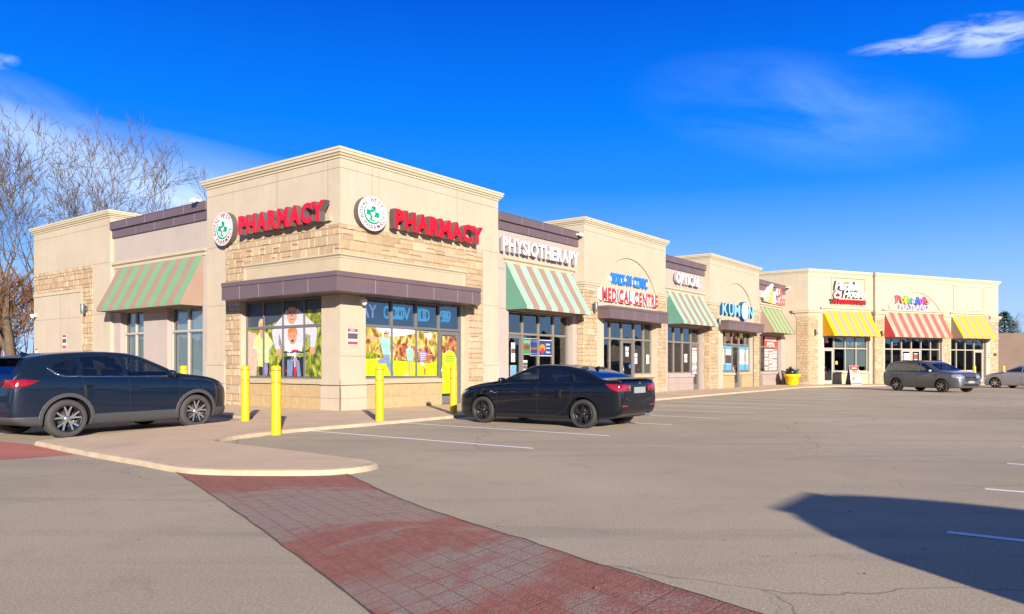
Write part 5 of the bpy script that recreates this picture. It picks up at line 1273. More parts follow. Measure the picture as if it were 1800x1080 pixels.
s = thing('number_sign', 'small house number 35 on the last stone pier', 'sign', FW @ T(19.9, -.16, 0)); text('35', FW, 19.75, 2.2, .4, .22, -.17, .02, .02, black, None, 'letters', s)
paper(FW @ T(0, -.22), 9.5, 10.1, 1.85, 2.35, .12, 'white notice on the left playland door', [(.4, .5, greyl)])
paper(FW @ T(0, -.22), 10.6, 11.0, 1.85, 2.35, .12, 'reddish notice on the right playland door', [(.1, .9, flat((.25, .08, .07)))])
paper(FW, 2.75, 2.95, 1.5, 1.75, .12, 'small yellow notice in the restaurant window', [(.0, 1.0, yn)], lines=False)
mb = MB(FW); mb.prism([(1.85, 3.12), (2.1, 3.04), (2.35, 3.12), (2.1, 3.24)], .30, .32, 0); o = mb.build('neon_open_sign', pmat('neon_red', (.6, .03, .05), .5, emit=((.9, .08, .12), .6))); tag(o, 'small red neon sign above the restaurant door', 'sign'); recentre(o)
for nm in [o for o in bpy.data.objects if o.name.startswith('letters') and o.parent is None]:
    nm.name = 'notice_heading'; tag(nm, 'white heading word on the red and white notice of the corner pier', 'lettering')

# ---------------------------------------------------------------- wall lamps, cameras, floodlights
def wall_lamp(F, x, y, z, label):
    s = thing('wall_lamp', label, 'lamp', F @ T(x, y, 0) @ Matrix.Translation((0, 0, z)), 'dark wall lamps')
    m = MB(F); m.box(x-.06, x+.06, y-.03, y, z-.12, z+.12); m.box(x-.03, x+.03, y-.1, y-.03, z-.03, z+.03); m.build('bracket', grey_m, s)
    m = MB(F); m.lathe([(.0, -.20), (.075, -.20), (.085, -.18), (.085, .18), (.075, .2), (0, .2)], x, y-.17, z, 14); m.build('lamp_body', grey_m, s)
    return s
wall_lamp(FR, 6.05, -.02, 3.72, 'grey wall lamp at the right end of the tower canopy')
wall_lamp(FRa, 13.75, -.03, 3.95, 'grey wall lamp on the left stone pier of the clinic')
wall_lamp(FRa, 27.55, -.03, 3.95, 'grey wall lamp on the left stone pier of the learning centre')
wall_lamp(FL, -15.65, -.10, 3.75, 'grey wall lamp on the stone strip of the end block')
wall_lamp(FW, .6, -.03, 3.8, 'grey wall lamp on the stone corner pier of the far wing')
wall_lamp(FW @ T(0, -.22), 6.9, -.03, 3.8, 'grey wall lamp between the yellow and red awnings')
def seccam(F, x, y, z, label):
    s = thing('security_camera', label, 'camera', F @ T(x, y, 0) @ Matrix.Translation((0, 0, z)), 'white security cameras')
    m = MB(F); m.box(x-.07, x+.07, y-.05, y, z-.08, z+.08); m.build('mount', whitel, s, bevel=.01)
    m = MB(F); m.lathe([(0, -.16), (.05, -.14), (.085, -.09), (.095, 0), (.09, .03), (0, .03)], x, y-.15, z, 14); m.box(x-.03, x+.03, y-.15, y-.05, z, z+.04); m.build('dome', white, s)
def flood(F, x, y, z, label):
    s = thing('floodlight', label, 'floodlight', F @ T(x, y, 0) @ Matrix.Translation((0, 0, z)), 'small white roof floodlights')
    m = MB(F); m.box(x-.10, x+.10, y-.16, y+.02, z, z+.07); m.build('housing', whitel, s, bevel=.02)
    m = MB(F)
    for d in (-.11, .11): m.lathe([(0, -.07), (.055, -.07), (.065, .0), (.04, .07), (0, .08)], x+d*.7, y-.24, z+.02, 12)
    m.build('lamp_head', white, s)
seccam(FR, .78, -.02, 3.36, 'white dome camera under the tower canopy at the corner pier')
seccam(FL, -20.6, -.08, 3.7, 'white camera at the far left of the end block')
flood(FL, -7.35, -.05, 7.12, 'white roof light on the plum coping left of the tower')
flood(FR, 12.9, -.02, 6.95, 'white roof light where the plum coping meets the clinic parapet')
flood(FR, 40.9, -.05, 6.98, 'white roof light at the right end of the pizza shop coping')
seccam(FW @ T(0, -.12), 19.15, -.02, 3.5, 'white camera beside the rightmost yellow awning')

# ================================================================ bollards
def bollard(x, y, z0, label, rot=0):
    s = thing('bollard', label, 'bollard', T(x, y, z0), 'yellow bollards')
    h = 1.41-z0; m = MB(T(x, y, z0)); R0 = .10
    m.lathe([(R0, 0), (R0, h-.06), (R0*.93, h-.025), (R0*.7, h-.005), (0.001, h)], seg=24); m.build('sleeve', yellowp, s)
    for k, zz in enumerate((h-.11, h-.36)):
        m = MB(T(x, y, z0)); m.lathe([(R0+.002, zz), (R0+.004, zz+.003), (R0+.004, zz+.015), (R0+.002, zz+.018)], seg=24); m.build('band', redband, s)
    return s
bollard(-6.41, 18.51, ZS, 'yellow bollard in front of the cream stone strip, beside the nose of the dark SUV')
bollard(-4.78, 15.61, 0, 'yellow bollard standing nearest to the camera by the kerb')
bollard(-3.18, 18.50, 0, 'yellow bollard in front of the football poster window')
bollard(-1.62, 21.35, 0, 'yellow bollard just behind the nose of the black sedan')
bollard(-8.95, 21.0, ZS, 'yellow bollard whose top shows over the bonnet of the dark SUV')
bollard(33.0, 55.0, 0, 'yellow bollard behind the bonnet of the grey crossover at the far wing')
bollard(37.0, 58.0, 0, 'yellow bollard behind the silver sedan')

# concrete patches at the bollard feet
mb = MB()
for x, y in ((-4.78, 15.61), (-3.18, 18.5), (-1.62, 21.35)):
    q = random.Random(int(x*10)); mb.poly([(x+math.cos(2*math.pi*i/14)*(.30+q.uniform(-.06, .06)), y+math.sin(2*math.pi*i/14)*(.30+q.uniform(-.06, .06)), .004) for i in range(14)])
struct('concrete_patch', mb, kerb_m)

# ================================================================ cars
def lerp_curve(pts, x):
    if x <= pts[0][0]: return pts[0][1]
    if x >= pts[-1][0]: return pts[-1][1]
    for i in range(len(pts)-1):
        if pts[i][0] <= x <= pts[i+1][0]: break
    x0, y0 = pts[i]; x1, y1 = pts[i+1]; h = x1-x0
    def sl(a, b): return (b[1]-a[1])/(b[0]-a[0])
    s = sl(pts[i], pts[i+1])
    m0 = s if i == 0 else (0 if sl(pts[i-1], pts[i])*s <= 0 else 2*sl(pts[i-1], pts[i])*s/(sl(pts[i-1], pts[i])+s))
    m1 = s if i+2 >= len(pts) else (0 if sl(pts[i+1], pts[i+2])*s <= 0 else 2*sl(pts[i+1], pts[i+2])*s/(sl(pts[i+1], pts[i+2])+s))
    t = (x-x0)/h
    return (2*t**3-3*t*t+1)*y0+(t**3-2*t*t+t)*h*m0+(-2*t**3+3*t*t)*y1+(t**3-t*t)*h*m1
def car_section(S, x):
    t = lerp_curve(S['top'], x); b = min(lerp_curve(S['belt'], x), t-.025); W = lerp_curve(S['wid'], x); zb = lerp_curve(S['bot'], x)
    h = t-b; k = min(1, max(0, h/.42)); wr = W*(.93-(.93-S['roofk'])*k)
    zm = zb+(b-zb)*.52; g = b-zb
    ctrl = [(0, zb), (W*.72, zb), (W*.90, zb+.012), (W*.955, zb+g*.10), (W*.975, zb+g*.22), (W*.995, zm), (W, zb+g*.74), (W*.985, b-g*.07), (W*.955, b),
            (W*.925+(wr-W*.925)*.12, b+h*.10), (W*.925+(wr-W*.925)*.5, b+h*.46), (wr+.01, b+h*.80), (wr*.955, b+h*.915), (wr*.82, b+h*.97), (wr*.45, b+h*.995), (0, t)]
    out = []
    n = len(ctrl)
    for i in range(n-1):
        p0 = Vector(ctrl[max(0, i-1)]); p1 = Vector(ctrl[i]); p2 = Vector(ctrl[i+1]); p3 = Vector(ctrl[min(n-1, i+2)])
        if i == 0: p0 = Vector((-p2.x, p2.y))
        if i == n-2: p3 = Vector((-p1.x, p1.y))
        for k_ in range(2):
            u = k_/2
            m1 = (p2-p0)*.5; m2 = (p3-p1)*.5
            L1 = (p2-p1).length
            if m1.length > L1*1.2: m1 = m1.normalized()*L1*1.2
            if m2.length > L1*1.2: m2 = m2.normalized()*L1*1.2
            q = (2*u**3-3*u*u+1)*p1+(u**3-2*u*u+u)*m1+(-2*u**3+3*u*u)*p2+(u**3-u*u)*m2
            out.append((q.x, q.y))
    out.append(ctrl[-1])
    return out
def region_planes(poly, axis='xz'):
    """outward planes of a convex polygon extruded through the third axis"""
    cx = sum(p[0] for p in poly)/len(poly); cz = sum(p[1] for p in poly)/len(poly); out = []
    for i in range(len(poly)):
        a, b = poly[i], poly[(i+1) % len(poly)]
        n = Vector((b[1]-a[1], -(b[0]-a[0])))
        if n.length < 1e-6: continue
        n.normalize()
        if n.dot(Vector((cx-a[0], cz-a[1]))) > 0: n = -n
        if axis == 'xz': out.append((Vector((a[0], 0, a[1])), Vector((n.x, 0, n.y))))
        elif axis == 'yz': out.append((Vector((0, a[0], a[1])), Vector((0, n.x, n.y))))
        else: out.append((Vector((a[0], a[1], 0)), Vector((n.x, n.y, 0))))
    return out
def cut(bm, lay, planes, tagid, pred=None, only=None):
    slack = .22
    for co, no in planes:
        fs = []
        for f in bm.faces:
            c = f.calc_center_median()
            if pred and not pred(c, .12): continue
            if all((c-a).dot(n) < slack for a, n in planes): fs.append(f)
        if not fs: return
        geom = list({v for f in fs for v in f.verts})+list({e_ for f in fs for e_ in f.edges})+fs
        bmesh.ops.bisect_plane(bm, geom=geom, dist=1e-5, plane_co=co, plane_no=no)
    for f in bm.faces:
        c = f.calc_center_median()
        if pred and not pred(c, 0): continue
        if all((c-a).dot(n) < 1e-4 for a, n in planes) and (only is None or f[lay] in only): f[lay] = tagid
def make_car(S):
    """S: spec; returns root with body, glass, lamps, trim, wheels, interior"""
    SX = S.get('stretch', 1.10)
    root = thing(S['name'], S['label'], 'car', Matrix(), S.get('group'))
    xs = sorted(set([round(p[0], 4) for k in ('top', 'bot', 'wid') for p in S[k]] + [S['x0']+(S['x1']-S['x0'])*i/70 for i in range(71)]))
    xs = [x for i, x in enumerate(xs) if i == 0 or x-xs[i-1] > .004]
    bm = bmesh.new(); rings = []
    for x in xs:
        h = car_section(S, x); ring = [(y, z) for y, z in h]+[(-y, z) for y, z in reversed(h[1:-1])]
        rings.append([bm.verts.new((x, y, z)) for y, z in ring])
    n = len(rings[0])
    for i in range(len(rings)-1):
        for k in range(n):
            a, b = rings[i], rings[i+1]
            bm.faces.new((a[k], a[(k+1) % n], b[(k+1) % n], b[k]))
    bm.faces.new(list(reversed(rings[0]))); bm.faces.new(rings[-1])
    bmesh.ops.recalc_face_normals(bm, faces=bm.faces)
    lay = bm.faces.layers.int.new('part')
    side = lambda c, s: abs(c.y) > S['wmax']*.45-s
    tags = {0: 'body'}; tid = [0]
    def new(nm): tid[0] += 1; tags[tid[0]] = nm; return tid[0]
    # wheel arches
    WX = S['wx']; Rw = S['wr']; Ra = Rw+.055; dele = new('gone')
    for wx in WX:
        circ = [(wx+math.cos(2*math.pi*i/28)*Ra, Rw+math.sin(2*math.pi*i/28)*Ra) for i in range(28)]
        cut(bm, lay, region_planes(circ), dele, lambda c, s: abs(c.y) > S['wmax']*.55-s)
    if S.get('clad'):
        tg = new('wheel_arch_trim')
        for wx in WX:
            circ = [(wx+math.cos(2*math.pi*i/28)*(Ra+S['clad']), Rw+math.sin(2*math.pi*i/28)*(Ra+S['clad'])) for i in range(28)]
            cut(bm, lay, region_planes(circ), tg, side, only=(0,))
    tg_l = new('lower_trim')
    cut(bm, lay, region_planes([(-4, -1), (4, -1), (4, S['sill']), (-4, S['sill'])]), tg_l, None, only=(0,))
    for nm, polys, ax, pd in S['cuts']:
        tg = new(nm)
        for poly in polys: cut(bm, lay, region_planes(poly, ax), tg, pd, only=(0,) if nm not in ('seam',) else (0,))
    # door seams: thin strips in the body
    tg_s = new('seam'); w = .007
    for pts in S['seams']:
        for a, b in zip(pts[:-1], pts[1:]):
            d = Vector((b[0]-a[0], b[1]-a[1])).normalized(); q = Vector((-d.y, d.x))*w
            cut(bm, lay, region_planes([(a[0]+q.x, a[1]+q.y), (b[0]+q.x, b[1]+q.y), (b[0]-q.x, b[1]-q.y), (a[0]-q.x, a[1]-q.y)]), tg_s, side, only=(0,))
    bmesh.ops.delete(bm, geom=[f for f in bm.faces if f[lay] == dele], context='FACES')
    sc3 = Matrix.Diagonal((SX, SX, 1, 1))
    for tid_, nm in tags.items():
        if nm in ('gone', 'seam'): continue
        keep = (tid_,) if tid_ != 0 else (0, tg_s)
        b2 = bm.copy(); l2 = b2.faces.layers.int['part']
        bmesh.ops.delete(b2, geom=[f for f in b2.faces if f[l2] not in keep], context='FACES')
        if not b2.faces: b2.free(); continue
        for f in b2.faces:
            f.smooth = True; f.material_index = 1 if (f[l2] == tg_s and tid_ == 0) else 0
        b2.transform(sc3)
        groups = [b2]
        # separate left and right lamps and each window pane
        if nm in S['split']:
            isl = []; seen = set()
            for f in b2.faces:
                if f in seen: continue
                st_ = [f]; seen.add(f); comp = []
                while st_:
                    q = st_.pop(); comp.append(q.index)
                    for e_ in q.edges:
                        for g_ in e_.link_faces:
                            if g_ not in seen: seen.add(g_); st_.append(g_)
                isl.append(comp)
            b2.faces.index_update() if False else None
            groups = []
            b2.faces.ensure_lookup_table(); b2.faces.index_update()
            for comp in isl:
                pass
            # rebuild by connected component with stable marks
            mark = b2.faces.layers.int.new('comp'); seen = set(); c_ = 0
            for f in b2.faces:
                if f in seen: continue
                c_ += 1; st_ = [f]; seen.add(f)
                while st_:
                    q = st_.pop(); q[mark] = c_
                    for e_ in q.edges:
                        for g_ in e_.link_faces:
                            if g_ not in seen: seen.add(g_); st_.append(g_)
            for k in range(1, c_+1):
                b3 = b2.copy(); m3 = b3.faces.layers.int['comp']
                bmesh.ops.delete(b3, geom=[f for f in b3.faces if f[m3] != k], context='FACES')
                if len(b3.faces) >= 1 and sum(f.calc_area() for f in b3.faces) > .002: groups.append(b3)
                else: b3.free()
            b2.free()
        for gb_ in groups:
            me = bpy.data.meshes.new(nm); gb_.to_mesh(me); gb_.free()
            m_ = S['mats'].get(nm)
            me.materials.append(m_ if m_ else S['mats']['body'])
            if tid_ == 0: me.materials.append(black)
            o = inst(nm, me, root)
            th = {'wheel_arch_trim': .014, 'lower_trim': .010, 'headlight': .006, 'taillight': .008, 'grille': .004, 'window_trim': .006}.get(nm)
            if th:
                md = o.modifiers.new('thick', 'SOLIDIFY'); md.thickness = th; md.offset = 1
    bm.free()
    # wheels
    W = S['wmax']
    for ix, wx in enumerate(WX):
        for sd in (1, -1):
            y = sd*(W-.12); M = Matrix.Diagonal((SX, SX, 1, 1)) @ Matrix.Translation((wx, y, Rw)) @ (Matrix() if sd < 0 else Matrix.Rotation(math.pi, 4, 'Z'))
            
            wm = MB(M); tw = .11; Rr = S['rim']
            wm.lathe([(Rr+.004, -tw+.01), (Rr+.02, -tw-.003), (Rw*.90, -tw-.008), (Rw-.018, -tw+.004), (Rw-.004, -tw+.022), (Rw, -.05), (Rw, .05), (Rw-.004, tw-.02), (Rw*.9, tw), (Rr, tw)], seg=40, axis='y')
            wh = wm.build('wheel', S.get('tyre', rubber), root, weld=True)
            rm = MB(M); sp_n = S['spokes']
            rm.lathe([(Rr+.006, -tw+.005), (Rr+.006, -tw-.004), (Rr-.010, -tw-.004), (Rr-.018, -tw+.03), (Rr-.03, .02), (0.001, .03)], seg=40, axis='y', m=0)
            if S.get('lip'): rm.lathe([(Rr+.007, -tw-.001), (Rr+.007, -tw-.007), (Rr-.012, -tw-.007), (Rr-.014, -tw+.0)], seg=40, axis='y', m=1)
            rm.lathe([(.0, -tw+.006), (.045, -tw+.008), (.062, -tw+.03), (.062, .0)], seg=20, axis='y', m=1)
            for k in range(sp_n):
                a0 = 2*math.pi*(k+.25)/sp_n
                for da in S['twin']:
                    a = a0; c_, s_ = math.cos, math.sin
                    pin = a+da*.35; pout = a+da
                    wi, wo = S['spw']
                    P = []
                    for rr, an, ww, yy in ((.05, pin, wi, -tw+.02), (Rr*.55, (pin+pout)/2, (wi+wo)/2, -tw+.018), (Rr-.012, pout, wo, -tw+.006)):
                        tx, tz = -s_(an), c_(an)
                        P.append([(rr*c_(an)+tx*ww, yy, rr*s_(an)+tz*ww), (rr*c_(an)-tx*ww, yy, rr*s_(an)-tz*ww)])
                    for i_ in range(2):
                        A, B = P[i_], P[i_+1]
                        f_ = [A[0], A[1], B[1], B[0]]; rm.poly(f_, 1); bk = [(p_[0], p_[1]+.03, p_[2]) for p_ in f_]
                        rm.poly([A[0], B[0], (B[0][0], B[0][1]+.03, B[0][2]), (A[0][0], A[0][1]+.03, A[0][2])], S.get('spside', 1)); rm.poly([B[1], A[1], (A[1][0], A[1][1]+.03, A[1][2]), (B[1][0], B[1][1]+.03, B[1][2])], S.get('spside', 1))
            rm.lathe([(Rr*.7, -.01), (Rr*.7, 0), (.0, .0)], seg=20, axis='y', m=2)
            rm.build('rim', [S['rimdark'], S['rimface'], grey_m], wh)
    # wheel wells
    for wx in WX:
        for sd in (1, -1):
            ww = MB(Matrix.Diagonal((SX, SX, 1, 1)))
            ring0, ring1 = [], []
            for i in range(17):
                a = math.pi*(i/16)*1.15-math.pi*.075; x, z = wx+math.cos(a)*(Ra+.004), Rw+math.sin(a)*(Ra+.004)
                hw = W
                ring0.append((x, sd*(W-.05), z)); ring1.append((x, sd*(W-.36), z))
            ww.rings([ring0, ring1], caps=False, closed=False, smooth=False); ww.poly(ring1)
            ww.build('wheel_well', black, root)
    # interior
    it = MB(Matrix.Diagonal((SX, SX, 1, 1))); zf = S['floor']; x0, x1 = S['cab']; w_ = W*.80
    it.poly([(x0, -w_, zf), (x1, -w_, zf), (x1, w_, zf), (x0, w_, zf)])
    it.box(x1-.35, x1-.02, -w_*.95, w_*.95, zf, S['beltz']-.02)
    io = it.build('interior', black, root)
    st = MB(Matrix.Diagonal((SX, SX, 1, 1)))
    for sx_ in S['seats']:
        for yy in (-.36, .36):
            def rb(x0_, x1_, y0_, y1_, z0_, z1_, lean):
                n_ = 16; rings_ = []
                for z_, s_ in ((z0_, .8), (z0_+.03, 1), (z1_-.05, .97), (z1_-.01, .8), (z1_, .5)):
                    cx_ = (x0_+x1_)/2-lean*(z_-z0_); cy_ = (y0_+y1_)/2
                    rings_.append([(cx_+math.copysign(abs(math.cos(t_))**.6, math.cos(t_))*(x1_-x0_)/2*s_, cy_+math.copysign(abs(math.sin(t_))**.6, math.sin(t_))*(y1_-y0_)/2*s_, z_) for t_ in [2*math.pi*i/n_ for i in range(n_)]])
                st.rings(rings_)
            rb(sx_-.08, sx_+.10, yy-.24, yy+.24, zf, S['beltz']+.16, .25); rb(sx_-.25, sx_-.13, yy-.13, yy+.13, S['beltz']+.19, S['beltz']+.40, .15)
    st.build('seats', pmat('seat_dark', (.02, .02, .022), .8), root)
    # mirrors, handles
    for sd in (1, -1):
        mx_, mz_ = S['mirror']; mm = MB(Matrix.Diagonal((SX, SX, 1, 1)))
        yb = sd*(W*.93); rings_ = []
        for y_, s_ in ((0, .35), (.05, .5), (.08, 1), (.17, 1.0), (.22, .75), (.235, .3)):
            rings_.append([(mx_+.02*y_/.2+math.cos(t_)*.06*s_, yb+sd*y_, mz_+.02+math.sin(t_)*.075*s_) for t_ in [2*math.pi*i/14 for i in range(14)]])
        if sd < 0: rings_ = [list(reversed(q)) for q in rings_]
        mm.rings(rings_); mm.build('mirror', S['mats']['mirror'], root)
        for hx, hz in S['handles']:
            yy = S['wmax']*.985
            hm = MB(Matrix.Diagonal((SX, SX, 1, 1)))
            sec = car_section(S, hx)
            yy = max(y for y, z in sec if abs(z-hz) < .12)
            hm.tube([(hx-.10, sd*(yy-.01), hz), (hx-.08, sd*(yy+.03), hz+.004), (hx+.08, sd*(yy+.03), hz+.004), (hx+.10, sd*(yy-.01), hz)], [.012, .014, .014, .012], 8); hm.build('door_handle', S['mats']['handle'], root)
    # antenna fin
    if S.get('fin'):
        fx, fz = S['fin']; fm_ = MB(Matrix.Diagonal((SX, SX, 1, 1)))
        fm_.poly([(fx-.09, .03, fz), (fx-.10, 0, fz+.085), (fx+.10, 0, fz)]); fm_.poly([(fx+.10, 0, fz), (fx-.10, 0, fz+.085), (fx-.09, -.03, fz)]); fm_.poly([(fx-.09, -.03, fz), (fx-.10, 0, fz+.085), (fx-.09, .03, fz)]); fm_.build('antenna', S['mats']['body'], root)
    for nm, x0_, x1_, y0_, y1_, z0_, z1_, m_ in S.get('boxes', ()):
        q = MB(Matrix.Diagonal((SX, SX, 1, 1))); q.box(x0_, x1_, y0_, y1_, z0_, z1_); q.build(nm, m_, root, bevel=.006)
    return root
def car_paint(name, c, metal=0, rough=.4, flake=0): return pmat(name, c, rough, metal=metal, spec=.15 if not metal else .5, coat=.75, coat_rough=.015)
dglass = glass_mat('car_glass_dark', (.16, .19, .21), .10, .45, rough=.01, wav=0); cglass = glass_mat('car_glass', (.55, .60, .60), .08, .40, rough=.01, wav=0); privacy = glass_mat('car_glass_privacy', (.22, .24, .26), .10, .4, rough=.01, wav=0)
lamp_r = pmat('red_lens', (.22, .004, .007), .12, coat=1); lamp_w = pmat('clear_lens', (.45, .47, .50), .08, metal=.6, coat=1); amber = pmat('amber_lens', (.6, .16, .02), .15, coat=1)
chrome = pmat('chrome_trim', (.75, .76, .78), .15, metal=1); claddm = pmat('grey_cladding', (.05, .05, .055), .6); plate_m = pmat('plate', (.24, .26, .27), .4)
navy_p = car_paint('blue_black_paint', (.0035, .010, .024)); black_p = car_paint('black_paint', (.002, .0035, .008)); grey_p = car_paint('grey_metallic_paint', (.13, .14, .155), .6, .3); silver_p = car_paint('silver_paint', (.40, .41, .43), .6, .35)
darkrim = pmat('dark_rim', (.02, .02, .022), .5, metal=.4); rim_s = pmat('machined_rim', (.62, .62, .64), .22, metal=.9); rim_b = pmat('black_rim', (.008, .008, .009), .25, coat=.6); rim_d = pmat('dirty_rim', (.42, .36, .29), .5, metal=.5)
SUV = dict(name='suv', label='x', x0=-2.20, x1=2.357, wmax=.92, roofk=.70, wx=(-1.30, 1.40), wr=.372, rim=.255, clad=.075, sill=.44, floor=.45, cab=(-1.840, .95), beltz=1.05, seats=(-0.950, .05), tyre=rubber2,
    top=[(-2.200, .62), (-2.193, .82), (-2.164, 1.02), (-2.101, 1.14), (-1.975, 1.34), (-1.921, 1.44), (-1.86, 1.49), (-1.660, 1.545), (-1.200, 1.625), (-0.500, 1.675), (0.000, 1.655), (0.300, 1.59), (0.700, 1.38), (1.080, 1.145), (1.250, 1.11), (1.730, 1.045), (2.115, .95), (2.280, .85), (2.341, .74), (2.357, .62)],
    belt=[(-2.200, .60), (-2.155, .98), (-2.020, 1.08), (-1.660, 1.11), (-1.000, 1.07), (0.000, 1.03), (0.900, 1.01), (1.300, 1.0), (1.950, .93), (2.280, .80), (2.357, .60)],
    wid=[(-2.200, .70), (-2.193, .76), (-2.155, .82), (-2.020, .875), (-1.750, .905), (-1.300, .92), (0.000, .915), (1.400, .92), (1.840, .90), (2.115, .83), (2.280, .72), (2.335, .62), (2.357, .5)],
    bot=[(-2.200, .55), (-2.191, .45), (-2.110, .34), (-1.840, .26), (-1.300, .23), (1.400, .21), (1.950, .22), (2.225, .25), (2.335, .32), (2.357, .45)],
    cuts=[('side_window', [[(0.930, 1.07), (0.450, 1.36), (0.120, 1.50), (-0.060, 1.53), (-0.100, 1.06)]], 'xz', lambda c, s: abs(c.y) > .42-s),
          ('rear_side_window', [[(-0.200, 1.065), (-0.160, 1.53), (-0.620, 1.545), (-0.950, 1.52), (-0.990, 1.08)], [(-1.070, 1.09), (-1.040, 1.49), (-1.318, 1.41), (-1.498, 1.30), (-1.534, 1.22), (-1.408, 1.12)]], 'xz', lambda c, s: abs(c.y) > .42-s),
          ('window_trim', [[(0.950, 1.045), (0.950, 1.065), (-1.354, 1.085), (-1.354, 1.06)], [(-1.354, 1.06), (-1.354, 1.10), (-1.570, 1.26), (-1.606, 1.26), (-1.444, 1.09)]], 'xz', lambda c, s: abs(c.y) > .5-s),
          ('windscreen', [[(0.400, -.60), (0.400, .60), (1.040, .72), (1.040, -.72)]], 'xy', lambda c, s: c.z > 1.1-s),
          ('rear_window', [[(-0.620, 1.12), (0.620, 1.12), (0.500, 1.43), (-0.500, 1.43)]], 'yz', lambda c, s: c.x < -1.86+s),
          ('taillight', [[(-2.600, .92), (-2.600, 1.00), (-2.020, 1.03), (-1.786, 1.01), (-1.975, .93), (-2.110, .905)]], 'xz', lambda c, s: abs(c.y) > .42-s),
          ('headlight', [[(2.500, .80), (2.500, .87), (2.170, .93), (1.906, .95), (2.170, .84)]], 'xz', lambda c, s: abs(c.y) > .40-s and c.z < .95+s),
          ('grille', [[(-0.420, .45), (0.420, .45), (0.500, .80), (-0.500, .80)]], 'yz', lambda c, s: c.x > 2.1-s)],
    seams=[[(0.980, .46), (1.000, .98)], [(-0.100, .46), (-0.130, 1.04)], [(-0.900, .62), (-1.020, .80), (-1.030, 1.06)], [(-0.100, .46), (-0.600, .46), (-0.880, .60)]],
    split=('side_window', 'rear_side_window', 'taillight', 'headlight', 'wheel_arch_trim'),
    mats=dict(body=navy_p, side_window=cglass, rear_side_window=privacy, windscreen=cglass, rear_window=dglass, taillight=lamp_r, headlight=lamp_w, grille=black, wheel_arch_trim=claddm, lower_trim=claddm, window_trim=chrome, mirror=navy_p, handle=navy_p),
    mirror=(0.720, 1.10), handles=[(-.02+.0, .90), (-0.930, .92)], fin=(-1.525, 1.56), spokes=5, twin=(-0.260, .26), spw=(0.022, .016), spside=0, rimdark=darkrim, rimface=rim_s,
    boxes=[('number_plate', -2.218, -2.20, -.26, .26, .72, .84, plate_m), ('exhaust', -2.20, -2.12, .50, .62, .30, .36, steel), ('rear_reflector', -2.175, -2.14, .62, .80, .50, .54, lamp_r), ('spoiler', -2.03, -1.85, -.56, .56, 1.475, 1.495, navy_p)])
